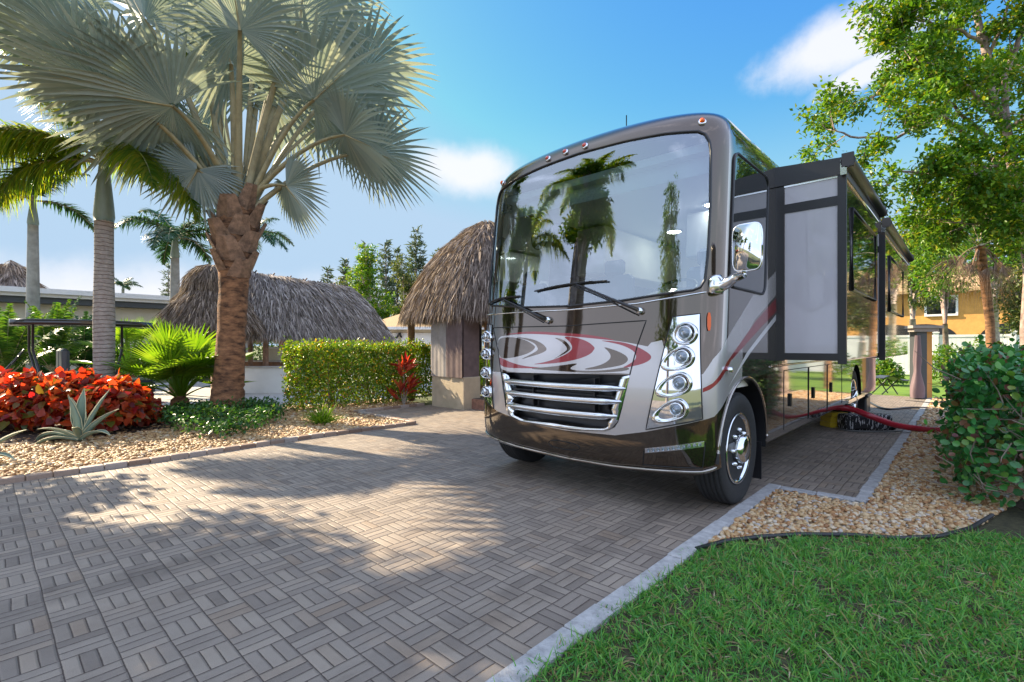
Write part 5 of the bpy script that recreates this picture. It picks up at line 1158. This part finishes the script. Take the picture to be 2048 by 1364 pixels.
# ============================== huts, buildings, fences, garden things ==============================
M_THATCH = leaf_mat('thatch_straw', [(0, (.15, .125, .115)), (.4, (.27, .23, .21)), (.75, (.38, .33, .30)), (1, (.48, .42, .38))], .06, .85)
M_THATCH2 = leaf_mat('brown_thatch_straw', [(0, (.10, .072, .055)), (.4, (.20, .15, .118)), (.75, (.31, .24, .19)), (1, (.42, .34, .28))], .06, .85)
M_THBASE = pbr('thatch_under', (.17, .14, .12), .95, noise=.5, nscale=30)
M_LOG = pbr('peeled_log', (.22, .12, .07), .8, noise=.4, nscale=8, bump=.3)
M_TANROOF = pbr('tan_shingles', (.42, .28, .14), .85, noise=.3, nscale=25, bump=.4, bscale=12)
M_WHITEW = pbr('white_wall_paint', (.68, .68, .67), .6, noise=.06, nscale=3)
M_OFFW = pbr('cream_wall', (.58, .53, .42), .7, noise=.08, nscale=2)
M_ORANGE = pbr('orange_stucco', (.58, .29, .075), .85, noise=.12, nscale=3, bump=.3, bscale=80)
M_BEIGE = pbr('beige_stucco', (.46, .37, .25), .85, noise=.15, nscale=4, bump=.4, bscale=70)
M_CURT = pbr('taupe_curtain', (.29, .26, .235), .85, noise=.15, nscale=6)
M_CURT2 = pbr('dark_brown_curtain', (.13, .09, .085), .85, noise=.2, nscale=6)
M_WOOD = pbr('stained_wood', (.17, .085, .045), .7, noise=.4, nscale=6, stretch=(1, 1, .2))
M_ROOFDK = pbr('dark_cart_roof', (.025, .022, .022), .25, coat=.5)
M_SEAT = pbr('cart_seat_vinyl', (.05, .055, .06), .4)
M_BRICK = pbr('planter_brick', (.24, .12, .08), .85, noise=.4, nscale=14, bump=.5, bscale=40)
M_HOSE = pbr('red_hose', (.42, .012, .03), .35, coat=.3)
M_YEL = pbr('yellow_plastic', (.55, .38, .02), .45)
def thatch_ring(ctr, ax, hl, hw, p, th):
    c, s = math.cos(th), math.sin(th); u = math.copysign(abs(c)**(2/p), c)*hl; v = math.copysign(abs(s)**(2/p), s)*hw
    ay = np.array([-ax[1], ax[0], 0.]); return ctr+ax*u+ay*v
def thatch_roof(parent, ctr, ax, prof, p, mat, n, L=.45, wd=.03, ridge=True, seed=0, lower=.8):
    """prof: (half length, half width, z) from eave to ridge"""
    ctr = np.asarray(ctr, float); ax = np.asarray(ax, float); m = MB(); K = 56; pr = np.array(prof)
    def S(th, t):
        q = t*(len(pr)-1); i = min(int(q), len(pr)-2); f = q-i; a = pr[i]*(1-f)+pr[i+1]*f; v = thatch_ring(ctr, ax, a[0], a[1], p, th); v = v.copy(); v[2] = a[2]; return v
    G = [[S(2*math.pi*k/K, t) for k in range(K+1)] for t in np.linspace(0, 1, 3*(len(pr)-1)+1)]
    m.grid(G, 1, True); m.raw([S(2*math.pi*k/K, 0)+np.array([0, 0, .02]) for k in range(K)], [tuple(range(K))], 1, False)
    ths = np.linspace(0, 2*math.pi, 721); ring = np.array([S(q, 0) for q in ths]); cum = np.concatenate([[0], np.cumsum(np.linalg.norm(np.diff(ring, axis=0), axis=1))]); pick = lambda: float(np.interp(random.random()*cum[-1], cum, ths))
    wts = np.array([pr[i][0]+pr[i][1] for i in range(len(pr))]); P = []; D = []
    tv = RNG.random(n*2); acc = np.interp(tv, np.linspace(0, 1, len(pr)), wts/wts.max()); tv = tv[RNG.random(n*2) < acc][:n]
    for t in tv:
        th = pick()
        a = S(th, t); b = S(th, max(0, t-.06)); c = S(th, min(1, t+.06)); d = b-c; d /= max(1e-6, np.linalg.norm(d)); e = S(th+.02, t)-S(th-.02, t); e /= max(1e-6, np.linalg.norm(e)); nn = np.cross(d, e); nn = nn if nn[2] > 0 else -nn
        P.append(a-d*L*.3+nn*random.uniform(.015, .085)); D.append(d+nn*random.uniform(-.02, .26)+e*random.uniform(-.3, .3))
    blades(m, np.array(P), np.array(D), RNG.uniform(.6, 1.25, len(P))*L, RNG.uniform(.6, 1.4, len(P))*wd, RNG.uniform(.0, .25, len(P)), 0, 2)
    nf = int(n*.30); P = []; D = []
    for i in range(nf):
        th = pick(); a = S(th, random.uniform(0, .05)); o = a-ctr; o[2] = 0; o /= np.linalg.norm(o); P.append(a+o*random.uniform(-.08, .05)+np.array([0, 0, .05])); D.append(np.array([0, 0, -1.])+o*random.uniform(-.1, .35)+rdir(1)[0]*.15)
    blades(m, np.array(P), np.array(D), RNG.uniform(.4, 1.1, nf)*L*lower, RNG.uniform(.6, 1.4, nf)*wd, .05, 0, 2)
    return m.build('thatched_roof', [mat, M_THBASE], parent)
def cv(lat, d, z=0): x, y = camxy(lat, d); return np.array([x, y, z])
# long hut
hc = cv(-7.45, 17.8); hax = unit(np.array(cv(.418, .908)))
lh = thing('thatched_hut', 'long open sided hut with a grey thatched roof and ridge pole', 'hut', tuple(hc))
thatch_roof(lh, hc, hax, [(3.35, 1.75, 1.66), (3.1, 1.5, 2.1), (2.8, 1.15, 2.7), (2.5, .72, 3.2), (2.25, .28, 3.54), (2.15, .08, 3.64)], 5, M_THATCH, 17000, .40, .034)
ay = np.array([-hax[1], hax[0], 0])
for a_, b_ in ((-2.6, 1.2), (-2.6, -1.2), (0, 1.2), (0, -1.2), (2.6, 1.2), (2.6, -1.2)):
    m = MB(); q = hc+hax*a_+ay*b_; m.tube([tuple(q-UP*.02), tuple(q+UP*2.0)], .085, 10); m.build('post', M_LOG, lh)
m = MB(); m.tube([tuple(hc+hax*-2.2+UP*3.68), tuple(hc+hax*0+UP*3.64), tuple(hc+hax*2.25+UP*3.69)], .045, 8); m.build('ridge_pole', M_LOG, lh)
for i in range(7):
    q = hc+hax*(-2.05+i*.68)+UP*3.66; m = MB()
    for s_ in (-1, 1): m.tube([tuple(q-ay*s_*.16-UP*.06), tuple(q+ay*s_*.13+UP*.13+hax*.03*s_)], .022, 6)
    m.build('ridge_tie', M_WOOD, lh)
# round hut with a domed top
rc_ = cv(-8.75, 14.4); rh = thing('thatched_hut', 'round thatched hut with a domed top half hidden by the silver palm trunk', 'hut', tuple(rc_))
thatch_roof(rh, rc_, np.array([1., 0, 0]), [(1.4, 1.4, 1.85), (1.22, 1.22, 2.1), (1.02, 1.02, 2.4), (.82, .82, 2.7), (.64, .64, 2.92), (.64, .64, 3.08), (.57, .57, 3.3), (.38, .38, 3.54), (.12, .12, 3.64)], 2, M_THATCH2, 7500, .36, .028)
for k in range(5):
    a = 2*math.pi*k/5+.3; m = MB(); q = rc_+np.array([math.cos(a), math.sin(a), 0])*1.05; m.tube([tuple(q-UP*.02), tuple(q+UP*2.1)], .07, 10); m.build('post', M_LOG, rh)
# distant thatched peak on the left
fc2 = cv(-20.3, 20); fh = thing('thatched_hut', 'dark peaked thatched hut far off at the left edge', 'hut', tuple(fc2))
thatch_roof(fh, fc2, np.array([1., 0, 0]), [(2.6, 2.6, 2.4), (1.7, 1.7, 3.1), (.9, .9, 3.8), (.45, .45, 4.2), (.42, .42, 4.45), (.08, .08, 4.7)], 2, M_THATCH2, 2600, .5, .05)
for k in range(4):
    a = math.pi*k/2; m = MB(); q = fc2+np.array([math.cos(a), math.sin(a), 0])*2; m.tube([tuple(q-UP*.02), tuple(q+UP*2.7)], .09, 8); m.build('post', M_LOG, fh)
# hut beside the motorhome
pc = np.array([-9.05, 8.85, 0.]); ph = thing('thatched_hut', 'brown thatched hut with a curtained pillar beside the motorhome', 'hut', tuple(pc))
thatch_roof(ph, pc, np.array([0., 1, 0]), [(1.92, 1.62, 2.08), (1.82, 1.54, 2.42), (1.6, 1.38, 2.88), (1.28, 1.15, 3.4), (.92, .88, 3.82), (.5, .5, 4.2), (.12, .12, 4.48)], 3.2, M_THATCH2, 15500, .36, .026, lower=.85)
m = MB(); m.box((-9.08, 7.12, -.02), (-7.98, 7.62, .70), 0, .01); m.build('pillar_base', M_BEIGE, ph)
def drape(x0_, x1_, y, z0, z1, mat, name, amp=.022, k=40):
    m = MB(); G = []
    for j in range(9):
        z = z0+(z1-z0)*j/8; G.append([(x0_+(x1_-x0_)*i/k, y-amp*math.sin(i*.62+.35*math.sin(j*.6))-.005*math.sin(i*.23+j*.5), z) for i in range(k+1)])
    m.grid(G, 0, True); G2 = [[(x, y_+.03, z) for x, y_, z in r_] for r_ in G]; m.grid(G2, 0, True, True)
    return m.build(name, mat, ph)
drape(-9.07, -8.52, 7.09, .69, 2.12, M_CURT, 'curtain', .003); drape(-8.52, -7.99, 7.08, .69, 2.12, M_CURT2, 'curtain', .004, 30)
m = MB(); m.box((-9.05, 7.14, .70), (-8.0, 7.6, 2.1)); m.build('pillar', M_CURT2, ph)
for q in ((-10.4, 7.5), (-10.4, 10.2), (-8.0, 10.2)): m = MB(); m.tube([(*q, -.02), (*q, 2.3)], .09, 10); m.build('post', M_LOG, ph)
bd = at(946, 690, 11.9); m = MB(); o = thing('hanging_board', 'dark board with a pale abstract drawing hanging beside the curtained pillar', 'board', (bd.x, bd.y, 1.2))
m.obox((bd.x, bd.y, 1.62), camright*.21, camdir*.02, UP*.36, 0); m.build('panel', M_BLACK, o)
m = MB()
for a_, b_, r_ in ((0, .12, .05), (.03, -.02, .035), (-.04, -.12, .03), (.05, .2, .03), (-.06, .05, .02)): m.obox(np.array([bd.x, bd.y, 1.62])+camright*a_+UP*b_-camdir*.023, camright*r_, camdir*.002, UP*r_*1.4, 0)
m.build('drawing', M_CURT, o)
m = MB(); m.obox((bd.x, bd.y, 2.0), camright*.004, camdir*.004, UP*.05); m.build('cord', M_BLACK, o)
pb = cv(-.82, 11.1); m = MB(); o = thing('brick_planter', 'low brown brick planter behind the nose of the motorhome', 'planter', tuple(pb))
m.box((pb[0]-.1, pb[1]-.25, -.02), (pb[0]+.55, pb[1]+1.6, .22), 0, .01); m.build('wall', M_BRICK, o); m = MB(); m.box((pb[0]-.06, pb[1]-.2, .2), (pb[0]+.51, pb[1]+1.55, .225)); m.build('soil', M_SOIL, o)
wf = cv(-1.1, 14.2); o = thing('wooden_fence', 'dark brown slatted wooden fence between the hut pillar and the motorhome', 'fence', tuple(wf))
m = MB()
for i in range(14): q = wf+camright*(-.9+i*.16); m.obox(q+UP*.62, camright*.065, camdir*.012, UP*(.62+.02*math.sin(i*3)), 0)
m.build('slats', M_WOOD, o); m = MB(); m.obox(wf+camright*.1+UP*.3+camdir*.03, camright*1.1, camdir*.015, UP*.04); m.obox(wf+camright*.1+UP*1.0+camdir*.03, camright*1.1, camdir*.015, UP*.04); m.build('rail', M_WOOD, o)
# garage with tan roof
def cbox(m, l0, l1, d0, d1, z0, z1, mat=0): m.obox(cv((l0+l1)/2, (d0+d1)/2, (z0+z1)/2), camright*(l1-l0)/2, camdir*(d1-d0)/2, UP*(z1-z0)/2, mat)
gb = thing('garage', 'white garage with panelled doors under a tan hipped roof', 'building', tuple(cv(-5, 27)))
m = MB(); cbox(m, -7.1, -1.8, 25, 30, -.02, 2.32); m.build('wall', M_OFFW, gb)
m = MB(); e = [cv(-7.6, 24.5, 2.30), cv(-1.3, 24.5, 2.30), cv(-1.3, 30.5, 2.30), cv(-7.6, 30.5, 2.30)]; t_ = [cv(-5.3, 27.3, 3.4), cv(-3.6, 27.3, 3.4)]
e2 = [p-UP*.10 for p in e]; m.raw(e+t_+e2, [(0, 1, 5, 4), (1, 2, 5), (2, 3, 4, 5), (3, 0, 4), (6, 7, 1, 0), (7, 8, 2, 1), (8, 9, 3, 2), (9, 6, 0, 3), (9, 8, 7, 6)], 0, False); m.build('roof', M_TANROOF, gb)
m = MB(); cbox(m, -7.62, -1.28, 24.42, 24.49, 2.17, 2.31); m.build('fascia', M_WHITEW, gb)
for a_, b_, nm in ((-6.15, -5.75, 'side_door'), (-5.6, -3.4, 'garage_door')):
    m = MB(); cbox(m, a_, b_, 24.93, 25.02, -.02, 2.0)
    w_ = (b_-a_); nx = 2 if nm == 'side_door' else 6
    for i in range(nx):
        for j in range(4): cbox(m, a_+w_*(i+.14)/nx, a_+w_*(i+.86)/nx, 24.915, 24.94, .08+j*.48, .46+j*.48)
    m.build(nm, M_WHITEW, gb)
for lx in (-5.66, -3.3): m = MB(); cbox(m, lx-.05, lx+.05, 24.8, 24.98, 1.95, 2.02); m.tube([tuple(cv(lx, 24.86, 1.97)), tuple(cv(lx-.12, 24.8, 1.78)), tuple(cv(lx-.16, 24.8, 1.74))], .045, 8); m.tube([tuple(cv(lx, 24.86, 1.97)), tuple(cv(lx+.12, 24.8, 1.78))], .045, 8); m.build('wall_lamp', M_BLACK, gb)
# white flat roofed building on the left
wb = thing('white_building', 'long white flat roofed building behind the golf cart', 'building', (-27, 4, 0))
m = MB(); m.box((-30, -4, -.02), (-25, 8.6, 3.0)); m.build('wall', M_OFFW, wb)
m = MB(); m.box((-30.6, -4.6, 3.24), (-24.2, 9.4, 3.42)); m.box((-30.5, -4.5, 3.12), (-24.35, 9.2, 3.238)); m.build('roof', M_WHITEW, wb)
m = MB(); m.box((-30.3, -4.3, 2.9), (-24.5, 9.0, 3.118)); m.build('soffit', pbr('dark_fascia', (.06, .07, .08), .6), wb)
for y_ in (-2, 1.5, 5): m = MB(); m.box((-25.03, y_, .9), (-24.95, y_+1.7, 2.3)); f_ = m.build('window', M_TINT, wb); m = MB(); m.box((-24.97, y_-.08, 2.302), (-24.92, y_+1.78, 2.38)); m.box((-24.97, y_-.08, .82), (-24.92, y_+1.78, .898)); m.build('frame', M_WHITEW, f_)
# orange house and white fence behind the motorhome
oh = thing('orange_house', 'orange stucco house behind the white fence', 'house', tuple(cv(31, 33)))
m = MB(); cbox(m, 25.2, 44, 32, 42, -.02, 5.1); m.build('wall', M_ORANGE, oh)
m = MB(); e = [cv(24.4, 31.2, 5.1), cv(45, 31.2, 5.1), cv(45, 43, 5.1), cv(24.4, 43, 5.1)]; t_ = [cv(30, 37, 7.4), cv(40, 37, 7.4)]; e2 = [p-UP*.18 for p in e]
m.raw(e+t_+e2, [(0, 1, 5, 4), (1, 2, 5), (2, 3, 4, 5), (3, 0, 4), (6, 7, 1, 0), (7, 8, 2, 1), (8, 9, 3, 2), (9, 6, 0, 3), (9, 8, 7, 6)], 0, False); m.build('roof', M_TANROOF, oh)
for a_ in (28.6, 33.4): m = MB(); cbox(m, a_, a_+1.5, 31.93, 32.05, 3.5, 4.6); f_ = m.build('window', M_TINT, oh); m = MB(); cbox(m, a_-.12, a_+1.62, 31.9, 32.03, 4.602, 4.75); cbox(m, a_-.12, a_+1.62, 31.86, 32.03, 3.36, 3.498); cbox(m, a_-.12, a_-.002, 31.9, 32.03, 3.5, 4.6); cbox(m, a_+1.502, a_+1.62, 31.9, 32.03, 3.5, 4.6); m.build('frame', M_WHITEW, f_)
for a_ in (26.6, 31.2):
    m = MB(); w_ = 1.75; poly = [(-w_, 0), (w_, 0)]+[(w_*math.cos(R(q)), 1.9+.95*math.sin(R(q))) for q in range(0, 181, 12)]; k = len(poly); cc = cv(a_+1.8, 31.97)
    m.raw([cc+camright*u+UP*v for u, v in poly]+[cc+camright*u+UP*v+camdir*.06 for u, v in poly], [tuple(range(k)), tuple(reversed(range(k, 2*k)))]+[(i, (i+1) % k, k+(i+1) % k, k+i) for i in range(k)], 0, False); m.build('arched_doorway', M_BLACK, oh)
oh.rotation_euler.z = R(-48)
wfn = thing('white_fence', 'white board fence with square capped posts behind the motorhome', 'fence', tuple(cv(20, 23)))
A, Bq = cv(10.0, 30.0), cv(24.0, 16.95); L_ = np.linalg.norm(Bq-A); d_ = (Bq-A)/L_; n_ = np.array([-d_[1], d_[0], 0]); kf = 8
for i in range(kf):
    c = A+d_*L_*(i+.5)/kf; m = MB(); m.obox(c+UP*.92, d_*(L_/kf/2-.10), n_*.02, UP*.86); m.obox(c+UP*1.80, d_*(L_/kf/2-.09), n_*.045, UP*.05); m.obox(c+UP*.12, d_*(L_/kf/2-.09), n_*.045, UP*.06)
    for q in range(14): m.obox(c+d_*(L_/kf)*((q+.5)/14-.5)*.92+UP*.92-n_*.0, d_*.004, n_*.024, UP*.80, 0)
    m.build('panel', M_WHITEW, wfn)
for i in range(kf+1):
    c = A+d_*L_*i/kf; m = MB(); m.obox(c+UP*.95, d_*.09, n_*.09, UP*.98); m.obox(c+UP*1.95, d_*.12, n_*.12, UP*.025); m.obox(c+UP*2.0, d_*.07, n_*.07, UP*.025); m.build('post', M_WHITEW, wfn)
# low wall and things under the long hut
lw = thing('low_wall', 'low pale plastered wall in the shade of the long thatched hut', 'wall', tuple(cv(-7.1, 14.7)))
m = MB(); cbox(m, -8.6, -6.15, 14.5, 14.75, -.02, .72); m.build('wall', M_WHITEW, lw); m = MB(); cbox(m, -8.65, -6.1, 14.45, 14.8, .722, .77); m.build('coping', M_CONC, lw)
cb = thing('storage_box', 'cream box standing on the counter under the long thatched hut', 'box', tuple(cv(-7.6, 16))); m = MB(); cbox(m, -7.85, -7.35, 15.8, 16.2, .91, 1.28); m.build('body', M_OFFW, cb); m = MB(); cbox(m, -7.88, -7.32, 15.77, 16.23, 1.282, 1.34); m.build('lid', M_WHITEW, cb)
ct = thing('counter', 'dark counter beneath the long thatched roof', 'counter', tuple(cv(-7.4, 16))); m = MB(); cbox(m, -9, -6.4, 15.75, 16.3, -.02, .86); m.build('cabinet', M_WOOD, ct); m = MB(); cbox(m, -9.05, -6.35, 15.7, 16.35, .862, .905); m.build('worktop', M_CONC, ct)
bq = thing('grill', 'black domed grill beside the cream box under the thatched roof', 'grill', tuple(cv(-6.8, 16))); m = MB(); cbox(m, -7.1, -6.5, 15.85, 16.2, .906, 1.05); m.build('firebox', M_BLACK, bq); m = MB(); m.tube([tuple(cv(-7.1, 16.03, 1.06)), tuple(cv(-6.5, 16.03, 1.06))], .17, 14); m.build('hood', M_SEAT, bq)
# golf cart
gx, gy = -13.4, 1.5; gcart = thing('golf_cart', 'dark golf cart with a long flat roof parked behind the red shrubs', 'golf cart', (gx, gy, 0))
m = MB(); sec = []
for i in range(11):
    t = i/10; y_ = gy-1.08+2.16*t; e = math.sin(math.pi*min(1, max(0, t*.96+.02)))**.35; hw = .60*(.86+.14*e); zt = 1.86+.045*e
    sec.append([Vector((gx-hw, y_, zt-.10)), Vector((gx-hw*.9, y_, zt)), Vector((gx, y_, zt+.02)), Vector((gx+hw*.9, y_, zt)), Vector((gx+hw, y_, zt-.10)), Vector((gx+hw*.8, y_, zt-.12)), Vector((gx, y_, zt-.11)), Vector((gx-hw*.8, y_, zt-.12))])
loft(m, sec); m.build('roof', M_ROOFDK, gcart)
for sx in (-.5, .5):
    for (ya, yb) in ((-.62, -.78), (.40, .55)): m = MB(); m.tube([(gx+sx, gy+ya, .55), (gx+sx, gy+yb, 1.3), (gx+sx*.98, gy+yb, 1.83)], .022, 8); m.build('roof_post', M_BLACK, gcart)
m = MB(); m.box((gx-.58, gy-1.4, .28), (gx+.58, gy+1.05, .36), 0, .02); m.box((gx-.56, gy-1.45, .34), (gx+.56, gy-1.12, .80), 0, .08); m.box((gx-.56, gy-.8, .36), (gx+.56, gy+1.12, .66), 0, .05); m.box((gx-.55, gy-1.3, .7), (gx+.55, gy-1.15, .95), 0, .04); m.build('body', M_SEAT, gcart)
m = MB(); m.box((gx-.54, gy-.78, .66), (gx+.54, gy-.34, .78), 0, .04); m.build('seat', M_CURT, gcart)
for sx in (-.28, .28): m = MB(); m.box((gx+sx-.25, gy-.38, .78), (gx+sx+.25, gy-.26, 1.33), 0, .05); m.build('backrest', M_SEAT, gcart)
m = MB(); cc = Vector((gx-.25, gy-.95, 1.17)); e1 = Vector((1, 0, 0)); e2 = Vector((0, .5, .86)); m.tube([cc+(e1*math.cos(2*math.pi*k/20)+e2*math.sin(2*math.pi*k/20))*.17 for k in range(21)], .014, 8); m.tube([cc, (gx-.25, gy-1.2, .8)], .018, 8); m.tube([cc-e1*.16, cc+e1*.16], .01, 6); m.build('steering_wheel', M_BLACK, gcart)
for sx in (-.5, .5):
    for yy in (-.78, .78): m = MB(); m.lathe((gx+sx-.09, gy+yy, .22), (1, 0, 0), [(.0, .0), (.12, .0), (.2, .01), (.225, .05), (.225, .13), (.2, .17), (.12, .18), (0, .18)], 24); m.build('wheel', M_RUB, gcart)
# utility stand, chair, hoses and bag behind the motorhome
up_ = np.array(at(1838, 690, 13.0)); up_[2] = 0; us_ = thing('utility_stand', 'roofed utility stand with a mauve cloth draped on it behind the motorhome', 'utility stand', tuple(up_))
m = MB(); m.obox(up_+UP*.9-camright*.02, camright*.13, camdir*.12, UP*.92); m.build('post', M_SEAT, us_)
m = MB(); m.obox(up_+UP*1.87, camright*.40, camdir*.3, UP*.035); m.obox(up_+UP*1.79, camright*.32, camdir*.24, UP*.045); m.build('cap', M_CURT, us_)
m = MB(); m.obox(up_+camright*.19+UP*.88, camright*.07, camdir*.10, UP*.90); m.build('stone_column', M_ORANGE, us_)
m = MB(); G = []
for j in range(13):
    z = .03+1.62*j/12; w_ = np.interp(z, [0, .25, .75, 1.0, 1.65], [.15, .17, .07, .10, .06]); G.append([tuple(up_-camright*.17+camright*w_*math.cos(q)*(1+.12*math.sin(q*5+z*3))-camdir*(.16+w_*.8*math.sin(q))+UP*z) for q in np.linspace(0, 2*math.pi, 25)])
m.grid(G, 0, True, True); m.build('draped_cloth', pbr('mauve_cloth', (.16, .11, .12), .8), us_)
chb = np.array(at(1792, 690, 14.0)); chb[2] = 0; ch = thing('folding_chair', 'low dark folding chair standing on the pavers behind the motorhome', 'chair', tuple(chb)); m = MB()
X1, Y1 = camright, camdir
m.tube([tuple(chb-X1*.40), tuple(chb+X1*.05+UP*.42)], .016, 6); m.tube([tuple(chb-X1*.38+Y1*.4), tuple(chb+X1*.07+UP*.42+Y1*.4)], .016, 6); m.tube([tuple(chb+X1*.05), tuple(chb-X1*.25+UP*.45)], .016, 6); m.tube([tuple(chb+X1*.07+Y1*.4), tuple(chb-X1*.23+UP*.45+Y1*.4)], .016, 6); m.build('frame', M_BLACK, ch)
m = MB(); G = [[tuple(chb+X1*(-.35+.75*i/8)+UP*(.46+.07*math.sin(i*.7))+Y1*.4*j) for j in (0, 1)] for i in range(9)]; m.grid(G, 0, True); G = [[(p[0], p[1], p[2]-.02) for p in r_] for r_ in G]; m.grid(G, 0, True, True); m.build('sling_seat', M_SEAT, ch)
m = MB(); hp = [np.array((-1.9, 9.4, .36)), np.array(at(1692, 816, 8.1)), np.array(at(1740, 832, 7.85)), np.array(at(1788, 849, 7.75)), np.array(at(1835, 857, 7.75)), np.array(at(1885, 860, 7.8)), np.array(at(1960, 850, 7.9))]
hp = [p if p[2] > .05 else np.array([p[0], p[1], .05]) for p in hp]; fine = []
for i in range(len(hp)-1):
    p0, p1, p2, p3 = hp[max(0, i-1)], hp[i], hp[i+1], hp[min(len(hp)-1, i+2)]
    for k in range(12): t = k/12; fine.append(tuple(.5*((2*p1)+(-p0+p2)*t+(2*p0-5*p1+4*p2-p3)*t*t+(-p0+3*p1-3*p2+p3)*t**3)))
m.tube(fine, [.050 if k % 2 else .045 for k in range(len(fine))], 12); m.build('sewer_hose', M_HOSE, label='red drain hose running from under the motorhome to the right hedge', cat='hose')
def cable(label, px, r, mat, name):
    m = MB(); q = [np.array(gp(x, y, r)) for x, y in px]; fine = []
    for i in range(len(q)-1):
        p0, p1, p2, p3 = q[max(0, i-1)], q[i], q[i+1], q[min(len(q)-1, i+2)]
        for k in range(10): t = k/10; fine.append(tuple(.5*((2*p1)+(-p0+p2)*t+(2*p0-5*p1+4*p2-p3)*t*t+(-p0+3*p1-3*p2+p3)*t**3)))
    m.tube(fine+[tuple(q[-1])], r, 8); m.build(name, mat, label=label, cat='cable')
cable('black power cable lying across the pavers behind the red hose', [(1722, 792), (1745, 808), (1775, 818), (1820, 815), (1880, 817)], .022, M_BLACK, 'power_cable')
cable('thin grey water hose lying in front of the printed black bag', [(1652, 830), (1664, 848), (1690, 860), (1760, 863), (1850, 860), (1890, 866)], .012, pbr('grey_hose', (.16, .16, .15), .5), 'water_hose')
def bag_mat():
    m, t, out = new_mat('printed_black_cloth'); pos = t.N('TexCoord').outputs['Object']
    f = t.noise(t.V('MULTIPLY', pos, (1, 1, .28)), 38, 2, .5).outputs[0]; c = t.mix(t.mapr(f, .56, .60), (.012, .012, .015, 1), (.55, .55, .55, 1))
    p = t.N('BsdfPrincipled', {'Base Color': c, 'Roughness': .6}); t.l.new(p.outputs[0], out.inputs[0]); return m
bb = np.array(gp(1742, 862)); bg_ = thing('bag', 'black bag with white print lying beside the motorhome under the red hose', 'bag', tuple(bb)); m = MB(); m.obox(bb+UP*.13+camdir*.15, camright*.38, camdir*.14, UP*.13); o = m.build('body', bag_mat(), bg_)
mod = o.modifiers.new('soft', 'BEVEL'); mod.width = .05; mod.segments = 3
m = MB(); m.lathe(tuple(bb+camright*.38+camdir*.05+UP*.07), tuple(camright), [(.0, -.02), (.065, -.02), (.07, .0), (.065, .03), (0, .03)], 14); m.build('end_cap', M_BLACK, bg_)
yb = np.array(gp(1680, 856)); yo = thing('levelling_block', 'yellow levelling block stack on the pavers under the side of the motorhome', 'block', tuple(yb)); m = MB()
for k in range(3): m.obox(yb+UP*(.045+k*.085)+camdir*.15, camright*(.16-.01*k), camdir*.14, UP*.04)
m.build('blocks', M_YEL, yo)
bk = np.array(gp(1712, 800)); bo = thing('storage_bin', 'black storage bin on the pavers at the rear wheel of the motorhome', 'bin', tuple(bk)); m = MB(); m.box((-1.95, 12.2, 0), (-1.5, 12.75, .34), 0, .03); m.build('tub', M_BLACK, bo); m = MB(); m.box((-1.98, 12.17, .342), (-1.47, 12.78, .39), 0, .015); m.build('lid', M_SEAT, bo)
